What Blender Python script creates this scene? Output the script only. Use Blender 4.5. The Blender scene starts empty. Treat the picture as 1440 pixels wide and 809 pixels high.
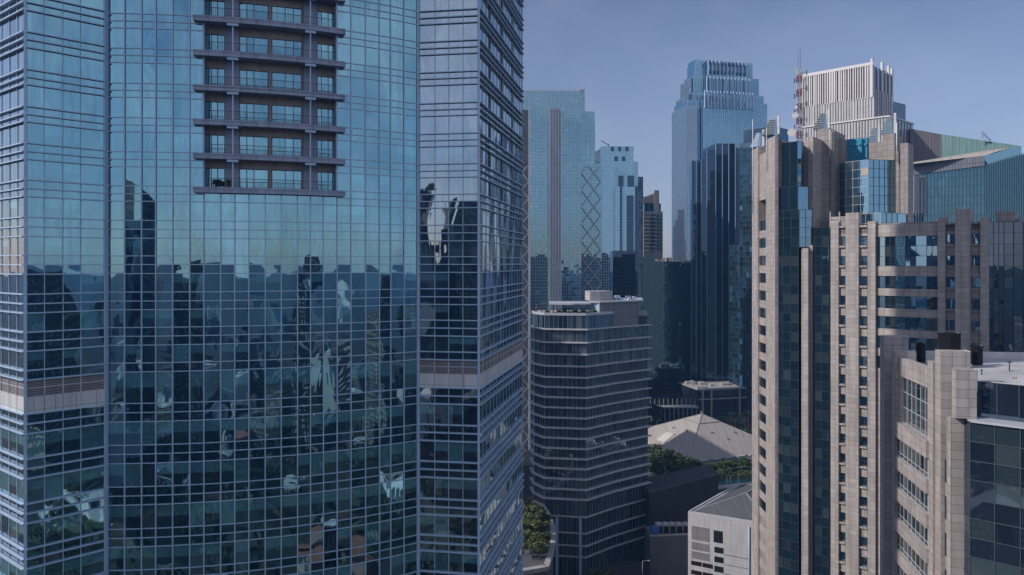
import bpy, math, random
from mathutils import Vector

random.seed(7)
C = bpy.context.scene
COL = C.collection
R = math.radians

# ------------------------------------------------------------------ camera, sky, sun, exposure
F, HOR, H = 1000.0, 370.0, 110.0          # focal length and horizon in 1440x809 photo pixels, eye height in metres
cam_d = bpy.data.cameras.new('camera')
cam = bpy.data.objects.new('camera', cam_d)
COL.objects.link(cam)
cam.location = (0, 0, H)
cam.rotation_euler = (R(90), 0, 0)
cam_d.sensor_width = 36.0
cam_d.lens = 36.0 * F / 1440.0
cam_d.shift_y = -(404.5 - HOR) / 1440.0
cam_d.clip_start = 0.5
cam_d.clip_end = 30000
C.camera = cam

SUN_EL, SUN_AZ = 35.0, 14.0               # elevation; azimuth measured from -X towards -Y
sd = Vector((-math.cos(R(SUN_AZ)) * math.cos(R(SUN_EL)), -math.sin(R(SUN_AZ)) * math.cos(R(SUN_EL)), math.sin(R(SUN_EL))))
w = bpy.data.worlds.new("World")
C.world = w
w.use_nodes = True
nt = w.node_tree
nt.nodes.clear()
out = nt.nodes.new('ShaderNodeOutputWorld')
bg = nt.nodes.new('ShaderNodeBackground')
sky = nt.nodes.new('ShaderNodeTexSky')
sky.sky_type = 'NISHITA'
sky.sun_disc = False
sky.sun_elevation = R(SUN_EL)
sky.sun_rotation = math.atan2(sd.x, sd.y)
sky.altitude = 100
sky.air_density = 1.0
sky.dust_density = 0.5
sky.ozone_density = 2.5
tint = nt.nodes.new('ShaderNodeMix'); tint.data_type = 'RGBA'; tint.blend_type = 'MULTIPLY'
tint.inputs[0].default_value = 1.0
tint.inputs[7].default_value = (0.96, 0.82, 0.86, 1)
nt.links.new(sky.outputs[0], tint.inputs[6])
# thin broken cloud high up
tc = nt.nodes.new('ShaderNodeTexCoord')
mp = nt.nodes.new('ShaderNodeMapping'); mp.inputs['Scale'].default_value = (1.5, 1.5, 3.2)
ns = nt.nodes.new('ShaderNodeTexNoise'); ns.inputs['Scale'].default_value = 2.6; ns.inputs['Detail'].default_value = 7; ns.inputs['Roughness'].default_value = 0.55
rp = nt.nodes.new('ShaderNodeValToRGB')
rp.color_ramp.elements[0].position = 0.30; rp.color_ramp.elements[0].color = (0, 0, 0, 1)
rp.color_ramp.elements[1].position = 0.66; rp.color_ramp.elements[1].color = (0.75, 0.75, 0.75, 1)
nt.links.new(tc.outputs['Generated'], mp.inputs['Vector'])
nt.links.new(mp.outputs[0], ns.inputs['Vector'])
nt.links.new(ns.outputs['Fac'], rp.inputs['Fac'])
cl = nt.nodes.new('ShaderNodeMix'); cl.data_type = 'RGBA'
cl.inputs[7].default_value = (6.6, 7.0, 7.9, 1)
# the cloud deck lies mostly to the south, behind the camera
sxyz = nt.nodes.new('ShaderNodeSeparateXYZ'); nt.links.new(tc.outputs['Generated'], sxyz.inputs[0])
mrs = nt.nodes.new('ShaderNodeMapRange'); mrs.interpolation_type = 'SMOOTHSTEP'
mrs.inputs[1].default_value = 0.35; mrs.inputs[2].default_value = -0.55; mrs.inputs[3].default_value = 0.17; mrs.inputs[4].default_value = 1.0
nt.links.new(sxyz.outputs['Y'], mrs.inputs[0])
mulc = nt.nodes.new('ShaderNodeMath'); mulc.operation = 'MULTIPLY'
rgb = nt.nodes.new('ShaderNodeRGBToBW'); nt.links.new(rp.outputs['Color'], rgb.inputs[0])
nt.links.new(rgb.outputs[0], mulc.inputs[0]); nt.links.new(mrs.outputs[0], mulc.inputs[1])
nt.links.new(mulc.outputs[0], cl.inputs[0])
nt.links.new(tint.outputs[2], cl.inputs[6])
nt.links.new(cl.outputs[2], bg.inputs['Color'])
bg.inputs['Strength'].default_value = 0.135
nt.links.new(bg.outputs[0], out.inputs['Surface'])

sl = bpy.data.lights.new('sun', 'SUN')
sl.energy = 4.3
sl.angle = R(0.6)
sl.color = (1.0, 0.93, 0.87)
so = bpy.data.objects.new('sun', sl)
COL.objects.link(so)
so.rotation_euler = (-sd).to_track_quat('-Z', 'Y').to_euler()

C.view_settings.view_transform = 'Standard'
C.view_settings.look = 'None'
C.view_settings.gamma = 1.0
C.view_settings.exposure = -0.22
C.cycles.max_bounces = 8
C.cycles.glossy_bounces = 5
C.cycles.diffuse_bounces = 3
C.cycles.volume_bounces = 0
C.cycles.use_denoising = True
C.cycles.caustics_reflective = False
C.cycles.caustics_refractive = False

# ------------------------------------------------------------------ helpers
V2 = lambda x, y: Vector((x, y))


def pt(px, Y):
    return V2((px - 720.0) / F * Y, Y)


def zz(py, Y):
    return H - (py - HOR) / F * Y


def hit(px, O, d):
    """plan point where the sight line of photo column px meets the plan line O + t d"""
    k = (px - 720.0) / F
    t = (k * O.y - O.x) / (d.x - k * d.y)
    return O + d * t


class MB:
    def __init__(s):
        s.v = []; s.f = []; s.m = []; s.c = []; s.sm = []

    def face(s, pts, m=0, col=(0.01, 0.016, 0.022), smooth=False):
        b = len(s.v)
        s.v.extend([tuple(p) for p in pts])
        s.f.append(list(range(b, b + len(pts)))); s.m.append(m); s.c.append(col); s.sm.append(smooth)

    def box(s, o, a, b, c, m=0, col=(0.01, 0.016, 0.022)):
        o, a, b, c = Vector(o), Vector(a), Vector(b), Vector(c)
        if a.cross(b).dot(c) < 0:
            a, b = b, a
        p = [o, o + a, o + a + b, o + b, o + c, o + a + c, o + a + b + c, o + b + c]
        n = len(s.v)
        s.v.extend([tuple(q) for q in p])
        for q in ((0, 3, 2, 1), (4, 5, 6, 7), (0, 1, 5, 4), (1, 2, 6, 5), (2, 3, 7, 6), (3, 0, 4, 7)):
            s.f.append([n + i for i in q]); s.m.append(m); s.c.append(col); s.sm.append(False)

    def cbox(s, cx, cy, z0, sx, sy, sz, rz=0.0, m=0, col=(0.01, 0.016, 0.022)):
        u = Vector((math.cos(rz), math.sin(rz), 0)); v = Vector((-math.sin(rz), math.cos(rz), 0))
        o = Vector((cx, cy, z0)) - u * sx / 2 - v * sy / 2
        s.box(o, u * sx, v * sy, (0, 0, sz), m, col)

    def prism(s, poly, z0, z1, m=0, col=(0.01, 0.016, 0.022), top_m=None):
        area = sum(poly[i][0] * poly[(i + 1) % len(poly)][1] - poly[(i + 1) % len(poly)][0] * poly[i][1] for i in range(len(poly)))
        if area < 0:
            poly = poly[::-1]
        z0f = z0 if callable(z0) else (lambda i: z0)
        n = len(poly)
        if area < 0 and callable(z1):
            zf = lambda i: z1(n - 1 - i)
        else:
            zf = z1 if callable(z1) else (lambda i: z1)
        for i in range(n):
            j = (i + 1) % n
            s.face([(poly[i][0], poly[i][1], z0f(i)), (poly[j][0], poly[j][1], z0f(j)), (poly[j][0], poly[j][1], zf(j)), (poly[i][0], poly[i][1], zf(i))], m, col)
        s.face([(poly[i][0], poly[i][1], zf(i)) for i in range(n)], m if top_m is None else top_m, col)
        s.face([(poly[i][0], poly[i][1], z0f(i)) for i in range(n)][::-1], m, col)

    def bar(s, p0, p1, w, h, m=0, up=(0, 0, 1), col=(0.01, 0.016, 0.022)):
        p0, p1 = Vector(p0), Vector(p1)
        d = (p1 - p0)
        upv = Vector(up)
        sd_ = d.cross(upv)
        if sd_.length < 1e-6:
            sd_ = d.cross(Vector((1, 0, 0)))
        sd_.normalize()
        u2 = sd_.cross(d).normalized()
        o = p0 - sd_ * w / 2 - u2 * h / 2
        s.box(o, d, sd_ * w, u2 * h, m, col)

    def tube(s, p0, p1, r0, r1=None, n=8, m=0, cap=True, col=(0.01, 0.016, 0.022)):
        if r1 is None:
            r1 = r0
        p0, p1 = Vector(p0), Vector(p1)
        d = (p1 - p0).normalized()
        a = d.orthogonal().normalized(); b = d.cross(a)
        n0 = len(s.v)
        for p, r in ((p0, r0), (p1, r1)):
            for i in range(n):
                t = 2 * math.pi * i / n
                s.v.append(tuple(p + (a * math.cos(t) + b * math.sin(t)) * r))
        for i in range(n):
            j = (i + 1) % n
            s.f.append([n0 + i, n0 + j, n0 + n + j, n0 + n + i]); s.m.append(m); s.c.append(col); s.sm.append(True)
        if cap:
            s.f.append([n0 + i for i in range(n)][::-1]); s.m.append(m); s.c.append(col); s.sm.append(False)
            s.f.append([n0 + n + i for i in range(n)]); s.m.append(m); s.c.append(col); s.sm.append(False)

    def build(s, name, mats, parent=None):
        me = bpy.data.meshes.new(name)
        me.from_pydata(s.v, [], s.f)
        if not isinstance(mats, (list, tuple)):
            mats = [mats]
        for m in mats:
            me.materials.append(m)
        me.polygons.foreach_set('material_index', s.m)
        me.polygons.foreach_set('use_smooth', s.sm)
        at = me.attributes.new('tone', 'FLOAT_COLOR', 'FACE')
        buf = []
        for c in s.c:
            buf.extend((c[0], c[1], c[2], 1.0))
        at.data.foreach_set('color', buf)
        uv = me.uv_layers.new(name='metres')
        arr = [0.0] * (2 * len(me.loops))
        for p in me.polygons:
            n = p.normal
            if abs(n.z) > 0.75:
                for li in p.loop_indices:
                    co = me.vertices[me.loops[li].vertex_index].co
                    arr[2 * li] = co.x; arr[2 * li + 1] = co.y
            else:
                t = Vector((-n.y, n.x)); t.normalize()
                for li in p.loop_indices:
                    co = me.vertices[me.loops[li].vertex_index].co
                    arr[2 * li] = co.x * t.x + co.y * t.y; arr[2 * li + 1] = co.z
        uv.data.foreach_set('uv', arr)
        me.update()
        o = bpy.data.objects.new(name, me)
        COL.objects.link(o)
        if parent is not None:
            o.parent = parent
            root = parent
            off = Vector((0, 0, 0))
            q = parent
            while q is not None:
                off += Vector(q.location); q = q.parent
            if off.length > 0:
                me.transform(__import__('mathutils').Matrix.Translation(-off))
        return o


def thing(name, label, cat, loc=(0, 0, 0), group=None):
    o = bpy.data.objects.new(name, None)
    COL.objects.link(o)
    o.empty_display_size = 2
    o.location = loc
    o['label'] = label; o['category'] = cat
    if group:
        o['group'] = group
    return o


def tag(o, label=None, cat=None, group=None, kind=None):
    if label: o['label'] = label
    if cat: o['category'] = cat
    if group: o['group'] = group
    if kind: o['kind'] = kind
    return o


# ------------------------------------------------------------------ materials
def newmat(name):
    m = bpy.data.materials.new(name)
    m.use_nodes = True
    return m, m.node_tree, m.node_tree.nodes['Principled BSDF']


def solid(name, col, rough=0.7, metal=0.0, var=0.15, scale=0.6, streak=False):
    m, t, p = newmat(name)
    g = t.nodes.new('ShaderNodeNewGeometry')
    mp = t.nodes.new('ShaderNodeMapping'); mp.inputs['Scale'].default_value = (1, 1, 0.12 if streak else 1)
    n = t.nodes.new('ShaderNodeTexNoise'); n.inputs['Scale'].default_value = scale; n.inputs['Detail'].default_value = 6
    r = t.nodes.new('ShaderNodeMapRange'); r.inputs[1].default_value = 0.25; r.inputs[2].default_value = 0.75
    r.inputs[3].default_value = 1 - var; r.inputs[4].default_value = 1 + var
    mx = t.nodes.new('ShaderNodeMix'); mx.data_type = 'RGBA'; mx.blend_type = 'MULTIPLY'; mx.inputs[0].default_value = 1
    mx.inputs[6].default_value = (*col, 1)
    t.links.new(g.outputs['Position'], mp.inputs['Vector']); t.links.new(mp.outputs[0], n.inputs['Vector'])
    t.links.new(n.outputs['Fac'], r.inputs[0]); t.links.new(r.outputs[0], mx.inputs[7])
    t.links.new(mx.outputs[2], p.inputs['Base Color'])
    p.inputs['Roughness'].default_value = rough
    p.inputs['Metallic'].default_value = metal
    return m


def panelled(name, col, bw, bh, joint=0.03, jcol=None, var=0.12, rough=0.65, offset=0.0, stain=0.25):
    """cladding in panels of bw x bh metres, every panel a slightly different tone, with streaky weathering"""
    m, t, p = newmat(name)
    uv = t.nodes.new('ShaderNodeUVMap'); uv.uv_map = 'metres'
    b = t.nodes.new('ShaderNodeTexBrick')
    b.offset = offset; b.squash = 1.0
    b.inputs['Scale'].default_value = 1.0
    b.inputs['Brick Width'].default_value = bw; b.inputs['Row Height'].default_value = bh
    b.inputs['Mortar Size'].default_value = joint; b.inputs['Mortar Smooth'].default_value = 0.1
    b.inputs['Color1'].default_value = (*[c * (1 - var) for c in col], 1)
    b.inputs['Color2'].default_value = (*[min(1, c * (1 + var)) for c in col], 1)
    jc = jcol or tuple(c * 0.45 for c in col)
    b.inputs['Mortar'].default_value = (*jc, 1)
    t.links.new(uv.outputs[0], b.inputs['Vector'])
    mp = t.nodes.new('ShaderNodeMapping'); mp.inputs['Scale'].default_value = (0.9, 0.07, 1)
    n = t.nodes.new('ShaderNodeTexNoise'); n.inputs['Scale'].default_value = 1.0; n.inputs['Detail'].default_value = 7; n.inputs['Roughness'].default_value = 0.6
    t.links.new(uv.outputs[0], mp.inputs['Vector']); t.links.new(mp.outputs[0], n.inputs['Vector'])
    r = t.nodes.new('ShaderNodeMapRange'); r.inputs[1].default_value = 0.3; r.inputs[2].default_value = 0.7
    r.inputs[3].default_value = 1 - stain; r.inputs[4].default_value = 1.08
    t.links.new(n.outputs['Fac'], r.inputs[0])
    mx = t.nodes.new('ShaderNodeMix'); mx.data_type = 'RGBA'; mx.blend_type = 'MULTIPLY'; mx.inputs[0].default_value = 1
    t.links.new(b.outputs['Color'], mx.inputs[6]); t.links.new(r.outputs[0], mx.inputs[7])
    t.links.new(mx.outputs[2], p.inputs['Base Color'])
    p.inputs['Roughness'].default_value = rough
    return m


def glass(name, tint=(0.55, 0.78, 0.95), r0=0.45, power=4.0, rough=0.015, dirt=0.12, wave=0.0):
    """coated curtain-wall glass: mirror layer over the tone of what stands behind each pane"""
    m, t, p = newmat(name)
    t.nodes.remove(p)
    o = t.nodes['Material Output']
    at = t.nodes.new('ShaderNodeAttribute'); at.attribute_name = 'tone'
    df = t.nodes.new('ShaderNodeBsdfDiffuse')
    gl = t.nodes.new('ShaderNodeBsdfGlossy')
    gl.inputs['Roughness'].default_value = rough
    t.links.new(at.outputs['Color'], df.inputs['Color'])
    uv = t.nodes.new('ShaderNodeUVMap'); uv.uv_map = 'metres'
    mp = t.nodes.new('ShaderNodeMapping'); mp.inputs['Scale'].default_value = (2.2, 0.10, 1)
    n = t.nodes.new('ShaderNodeTexNoise'); n.inputs['Scale'].default_value = 1.0; n.inputs['Detail'].default_value = 5
    t.links.new(uv.outputs[0], mp.inputs['Vector']); t.links.new(mp.outputs[0], n.inputs['Vector'])
    r = t.nodes.new('ShaderNodeMapRange'); r.inputs[1].default_value = 0.3; r.inputs[2].default_value = 0.7
    r.inputs[3].default_value = 1 - dirt; r.inputs[4].default_value = 1.0
    t.links.new(n.outputs['Fac'], r.inputs[0])
    mx = t.nodes.new('ShaderNodeMix'); mx.data_type = 'RGBA'; mx.blend_type = 'MULTIPLY'; mx.inputs[0].default_value = 1
    mx.inputs[6].default_value = (*tint, 1)
    t.links.new(r.outputs[0], mx.inputs[7])
    t.links.new(mx.outputs[2], gl.inputs['Color'])
    if wave:
        n2 = t.nodes.new('ShaderNodeTexNoise'); n2.inputs['Scale'].default_value = 0.22; n2.inputs['Detail'].default_value = 0.0
        mp2 = t.nodes.new('ShaderNodeMapping'); mp2.inputs['Scale'].default_value = (1.6, 0.7, 1)
        t.links.new(uv.outputs[0], mp2.inputs['Vector']); t.links.new(mp2.outputs[0], n2.inputs['Vector'])
        bmp = t.nodes.new('ShaderNodeBump'); bmp.inputs['Strength'].default_value = 1.0; bmp.inputs['Distance'].default_value = wave
        t.links.new(n2.outputs['Fac'], bmp.inputs['Height']); t.links.new(bmp.outputs[0], gl.inputs['Normal'])
    lw = t.nodes.new('ShaderNodeLayerWeight'); lw.inputs['Blend'].default_value = 0.5
    pw = t.nodes.new('ShaderNodeMath'); pw.operation = 'POWER'; pw.inputs[1].default_value = power
    t.links.new(lw.outputs['Facing'], pw.inputs[0])
    ma = t.nodes.new('ShaderNodeMath'); ma.operation = 'MULTIPLY_ADD'; ma.inputs[1].default_value = 1 - r0; ma.inputs[2].default_value = r0
    t.links.new(pw.outputs[0], ma.inputs[0])
    mix = t.nodes.new('ShaderNodeMixShader')
    t.links.new(ma.outputs[0], mix.inputs[0]); t.links.new(df.outputs[0], mix.inputs[1]); t.links.new(gl.outputs[0], mix.inputs[2])
    t.links.new(mix.outputs[0], o.inputs['Surface'])
    return m


G_HERO = glass('hero_glass', (0.46, 0.86, 1.0), 0.60, wave=0.07, dirt=0.22)
G_WING = glass('wing_glass', (0.78, 0.92, 1.0), 0.60, wave=0.07, dirt=0.2)
G_TEAL = glass('teal_glass', (0.55, 0.86, 0.97), 0.52)
G_BLUE = glass('blue_glass', (0.48, 0.78, 0.95), 0.58)
G_DARK = glass('dark_glass', (0.35, 0.55, 0.80), 0.16)
G_SMOKE = glass('smoke_glass', (0.60, 0.72, 0.85), 0.22)
G_PALE = glass('pale_glass', (0.75, 0.85, 0.95), 0.50)
ALU = solid('blue_grey_aluminium', (0.44, 0.58, 0.76), 0.42, 0.1, 0.08)
ALU_PALE = solid('pale_aluminium', (0.55, 0.57, 0.62), 0.4, 0.2, 0.08)
ALU_DARK = solid('dark_aluminium', (0.05, 0.06, 0.08), 0.45, 0.2, 0.1)
STONE = panelled('granite_panels', (0.445, 0.40, 0.38), 1.3, 0.95, 0.026, var=0.12, stain=0.28)
STONE_GREY = panelled('grey_granite_panels', (0.33, 0.30, 0.29), 1.2, 1.2, 0.035, var=0.12)
STONE_WALL = panelled('beige_render', (0.56, 0.48, 0.44), 3.0, 4.0, 0.01, var=0.05)
SLAB = panelled('grey_slab_panels', (0.36, 0.41, 0.53), 1.75, 4.0, 0.03, var=0.08)
WHITE_PANEL = panelled('white_metal_panels', (0.62, 0.62, 0.63), 1.75, 3.0, 0.03, var=0.04)
LOUVRE = panelled('grey_louvre', (0.34, 0.32, 0.34), 30.0, 0.16, 0.05, jcol=(0.10, 0.10, 0.11), var=0.06)
CONC = solid('concrete', (0.36, 0.35, 0.34), 0.85, 0, 0.2, 0.4)
CONC_DARK = solid('dark_concrete', (0.10, 0.105, 0.12), 0.85, 0, 0.25, 0.3)
ROOF_PALE = solid('pale_roof_membrane', (0.46, 0.45, 0.46), 0.85, 0, 0.22, 0.25)
ROOF_TAN = panelled('tan_roof_sheets', (0.44, 0.405, 0.38), 1.2, 40, 0.04, var=0.06, stain=0.2)
ROOF_SLATE = panelled('slate_roof_sheets', (0.12, 0.125, 0.14), 0.8, 40, 0.05, var=0.08)
WHITE_WALL = panelled('white_wall_panels', (0.56, 0.56, 0.59), 2.4, 1.2, 0.02, var=0.03)
BLACK = solid('black_plastic', (0.008, 0.009, 0.012), 0.6)
BLACK.node_tree.nodes['Principled BSDF'].inputs['Specular IOR Level'].default_value = 0.2
RED = solid('red_paint', (0.30, 0.06, 0.05), 0.6)
MASTW = solid('white_mast_paint', (0.6, 0.58, 0.56), 0.5)
BLUE_T = solid('blue_tank_plastic', (0.03, 0.12, 0.42), 0.5)
DISH = solid('dish_white', (0.6, 0.6, 0.6), 0.5)
TRUNK = solid('bark', (0.10, 0.07, 0.05), 0.9)
WATER = solid('pool_water', (0.02, 0.19, 0.17), 0.08)
TERRA = solid('terracotta_roof', (0.24, 0.085, 0.05), 0.85, 0, 0.3, 0.5)
BROWN = panelled('brown_cladding', (0.38, 0.35, 0.35), 2.0, 3.6, 0.04, var=0.08)
TEALBAND = solid('teal_cladding', (0.03, 0.26, 0.42), 0.4)
BLINDW = solid('window_blind_board', (0.45, 0.40, 0.36), 0.8)


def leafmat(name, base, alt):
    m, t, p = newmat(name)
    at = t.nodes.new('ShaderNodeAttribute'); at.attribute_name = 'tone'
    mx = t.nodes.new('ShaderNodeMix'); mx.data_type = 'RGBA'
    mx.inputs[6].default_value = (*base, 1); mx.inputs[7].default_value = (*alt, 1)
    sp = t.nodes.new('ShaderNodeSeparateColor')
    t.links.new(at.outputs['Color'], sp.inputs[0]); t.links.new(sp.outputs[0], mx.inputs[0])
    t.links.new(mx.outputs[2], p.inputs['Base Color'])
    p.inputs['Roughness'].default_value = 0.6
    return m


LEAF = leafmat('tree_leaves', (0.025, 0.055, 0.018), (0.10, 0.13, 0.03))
LEAF_D = leafmat('shade_darkened_leaves', (0.006, 0.013, 0.004), (0.025, 0.036, 0.009))  # leaf colours darkened to stand in for deep shade
LEAF_Y = leafmat('sun_lightened_leaves', (0.05, 0.08, 0.02), (0.16, 0.17, 0.035))  # leaf colours lightened and yellowed to look sunlit

DK = (0.006, 0.012, 0.018)


def panes(mb, A, B, zs, us, colf, bow=0.006, tilt=0.006, n=4, m=0, nz=None):
    """fills the wall A-B with single panes, each bowed and tilted a little as real glass is"""
    d = B - A
    nrm = V2(d.y, -d.x).normalized()
    nz = nz or n
    for j in range(len(zs) - 1):
        z0, z1 = zs[j], zs[j + 1]
        for i in range(len(us) - 1):
            c = colf(i, j)
            if c is None:
                continue
            u0, u1 = us[i], us[i + 1]
            q_ = min(1.0, ((z1 - z0) / 2.3) ** 1.5)
            tu, tv = random.uniform(-tilt, tilt), random.uniform(-tilt, tilt) * q_
            bw = (random.gauss(0, bow) - bow * 0.6) * q_
            sk = random.gauss(0, bow * 0.7) * q_
            b0 = len(mb.v)
            for b in range(nz):
                t = b / (nz - 1)
                for a in range(n):
                    s_ = a / (n - 1)
                    off = tu * (s_ - .5) + tv * (t - .5) + bw * 16 * s_ * (1 - s_) * t * (1 - t) + sk * (s_ - .5) * (t - .5) * 4 - 0.03
                    p = A + d * (u0 + (u1 - u0) * s_) + nrm * off
                    mb.v.append((p.x, p.y, z0 + (z1 - z0) * t))
            for b in range(nz - 1):
                for a in range(n - 1):
                    q = b0 + b * n + a
                    mb.f.append([q, q + 1, q + n + 1, q + n])
                    mb.m.append(m); mb.sm.append(n > 2)
                    mb.c.append(c((b + .5) / (nz - 1)) if callable(c) else c)


def vbars(mb, A, B, us, z0, z1, w, dep, m=0):
    d = (B - A); L = d.length; d = d / L; nrm = V2(d.y, -d.x)
    for u in us:
        p = A + d * (u * L - w / 2)
        mb.box((p.x, p.y, z0), (d.x * w, d.y * w, 0), (nrm.x * dep, nrm.y * dep, 0), (0, 0, z1 - z0), m)


def hbars(mb, A, B, zs, h, dep, m=0, ext=0.0):
    d = (B - A); L = d.length; d = d / L; nrm = V2(d.y, -d.x)
    for z in zs:
        p = A - d * ext
        mb.box((p.x, p.y, z - h / 2), (d.x * (L + 2 * ext), d.y * (L + 2 * ext), 0), (nrm.x * dep, nrm.y * dep, 0), (0, 0, h), m)


def lin(n):
    return [i / n for i in range(n + 1)]


def zlin(z0, z1, step):
    n = max(1, round((z1 - z0) / step))
    return [z0 + (z1 - z0) * i / n for i in range(n + 1)]


# ------------------------------------------------------------------ ground
def ground_mat():
    m, t, p = newmat('city_ground')
    g = t.nodes.new('ShaderNodeNewGeometry')
    vo = t.nodes.new('ShaderNodeTexVoronoi'); vo.inputs['Scale'].default_value = 0.05
    t.links.new(g.outputs['Position'], vo.inputs['Vector'])
    sp = t.nodes.new('ShaderNodeSeparateColor'); t.links.new(vo.outputs['Color'], sp.inputs[0])
    r = t.nodes.new('ShaderNodeValToRGB'); r.color_ramp.interpolation = 'CONSTANT'
    els = [(0, (0.008, 0.014, 0.006)), (0.45, (0.02, 0.02, 0.022)), (0.60, (0.012, 0.02, 0.008)), (0.80, (0.06, 0.025, 0.016)), (0.88, (0.12, 0.11, 0.10)), (0.92, (0.025, 0.025, 0.027))]
    r.color_ramp.elements[0].color = (*els[0][1], 1); r.color_ramp.elements[1].position = els[1][0]; r.color_ramp.elements[1].color = (*els[1][1], 1)
    for e in els[2:]:
        q = r.color_ramp.elements.new(e[0]); q.color = (*e[1], 1)
    t.links.new(sp.outputs[0], r.inputs[0])
    n = t.nodes.new('ShaderNodeTexNoise'); n.inputs['Scale'].default_value = 0.3; n.inputs['Detail'].default_value = 8
    t.links.new(g.outputs['Position'], n.inputs['Vector'])
    mr = t.nodes.new('ShaderNodeMapRange'); mr.inputs[1].default_value = 0.3; mr.inputs[2].default_value = 0.7; mr.inputs[3].default_value = 0.45; mr.inputs[4].default_value = 1.4
    t.links.new(n.outputs['Fac'], mr.inputs[0])
    mx = t.nodes.new('ShaderNodeMix'); mx.data_type = 'RGBA'; mx.blend_type = 'MULTIPLY'; mx.inputs[0].default_value = 1
    t.links.new(r.outputs[0], mx.inputs[6]); t.links.new(mr.outputs[0], mx.inputs[7])
    t.links.new(mx.outputs[2], p.inputs['Base Color']); p.inputs['Roughness'].default_value = 0.9
    return m


mb = MB()
mb.face([(-9000, -9000, 0), (9000, -9000, 0), (9000, 9000, 0), (-9000, 9000, 0)])
tag(mb.build('ground', ground_mat()), kind='structure')
ASPH = solid('asphalt', (0.05, 0.052, 0.056), 0.9, 0, 0.2, 0.5)
mb = MB()
road = [pt(850, 262), pt(915, 262), pt(1000, 300), pt(1120, 340), pt(1120, 325), pt(1010, 270), pt(960, 225), pt(800, 215), pt(760, 230)]
mb.prism([(q.x, q.y) for q in road], -0.2, 0.06)
tag(mb.build('road', ASPH), kind='structure')

# ------------------------------------------------------------------ 1. the big curved glass tower on the left
D = 81.0
TOP = H + 140.0
lv_px = [(12.5, 22, 31.2), (56.2, 65.5, 74.5), (99.8, 108.7, 118), (143.7, 152.8, 161.5), (187, 196.3, 205), (229.9, 239.5, 248.8),
         (272.9, 282.8, 292.3), (316.4, 327.5, 338.8), (361.1, 372, 383.3), (406.6, 417.9, 428.7), (451.1, 462.2, 473.4), (495.8, 507, 546.7),
         (558.3, 569.7, None), (599.1, 610.5, 622.2), (651.5, 663, 674.4), (704.5, 716, 727.2), (756.2, 767.3, 778.7)]
groups = [[zz(y, D) for y in g if y is not None] for g in lv_px]
z = groups[0][0]
up = []
while z + 3.53 < TOP:
    z += 3.53
    up.append([z, z - 0.76, z - 1.5])
z = groups[-1][0]
dn = []
while z > 8:
    z -= 4.2
    dn.append([z, z - 0.92, z - 1.85])
groups = up[::-1] + groups + dn
Z_ALL = sorted({round(z, 3) for g in groups for z in g} | {0.0, TOP})
vision = set()
for a in range(len(Z_ALL) - 1):
    if Z_ALL[a + 1] - Z_ALL[a] > 1.6:
        vision.add(a)
BAND_LO, BAND_MID, BAND_HI = zz(546.7, D), zz(527, D), zz(507, D)

Lp, Pp, Qp = pt(0, .877 * D), pt(36, .830 * D), pt(147, .887 * D)
Ap, Cp, Bp = pt(590, 1.0127 * D), pt(673, D), pt(734.5, 1.305 * D)
Lfar = Pp + (Lp - Pp).normalized() * 24.0
a3 = [pt(152, .893 * D), pt(373, .923 * D), pt(586, 1.010 * D)]


def circle3(a, b, c):
    ax, ay, bx, by, cx, cy = a.x, a.y, b.x, b.y, c.x, c.y
    d = 2 * (ax * (by - cy) + bx * (cy - ay) + cx * (ay - by))
    ux = ((ax * ax + ay * ay) * (by - cy) + (bx * bx + by * by) * (cy - ay) + (cx * cx + cy * cy) * (ay - by)) / d
    uy = ((ax * ax + ay * ay) * (cx - bx) + (bx * bx + by * by) * (ax - cx) + (cx * cx + cy * cy) * (bx - ax)) / d
    o = V2(ux, uy)
    return o, (a - o).length


AO, AR = circle3(*a3)


def arc(px, off=0.0):
    """point on the curved front (radius + off) seen in photo column px"""
    k = (px - 720.0) / F
    dirv = V2(k, 1.0)
    a = dirv.dot(dirv); b = -2 * dirv.dot(AO); c = AO.dot(AO) - (AR + off) ** 2
    t = (-b - math.sqrt(b * b - 4 * a * c)) / (2 * a)
    return dirv * t


cx_px = [152, 175.5, 199.3, 219.2, 243, 267, 286.8, 310.4, 330.2, 350, 373, 395.5, 418.4, 436.6, 454.8, 474, 493.5, 514, 533.5, 549.3, 568, 586.5]
cpts = [arc(x) for x in cx_px]
BAY0, BAY1 = 6, 15                                    # bays of the balcony recess
SLAB_Z = [zz(y, D) for y in (272.9, 229.9, 187, 143.7, 99.8, 56.2, 12.5)]
SLAB_Z += [SLAB_Z[-1] + 3.53 * (k + 1) for k in range(3)]
REC_LO = SLAB_Z[0] - 0.65

tower = thing('glass_tower', 'huge blue glass tower with a curved front and stacked balconies on the left', 'tower', (-30, 95, 0))

TEALC = (0.11, 0.31, 0.35)


def blind_col(i, j, zs, prob=0.8, seed=0):
    zmid = zs[j]
    if j not in vision:
        return (0.004, 0.008, 0.015)
    rnd = random.random()
    if zmid > H + 14:
        k = random.uniform(0.5, 1.0)
        return (0.05 * k, 0.10 * k, 0.14 * k)
    if zmid > H - 11:
        prob *= .35
    f = 0.62 if rnd < prob * 0.7 else (0.4 if rnd < prob * 0.85 else (0.1 if rnd < prob else 1.1))
    k = random.uniform(0.7, 1.15)
    low = random.choice([DK, DK, DK, (0.012, 0.02, 0.022), (0.03, 0.05, 0.05)])
    return lambda t: (TEALC[0] * k, TEALC[1] * k, TEALC[2] * k) if t > f else low


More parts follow.
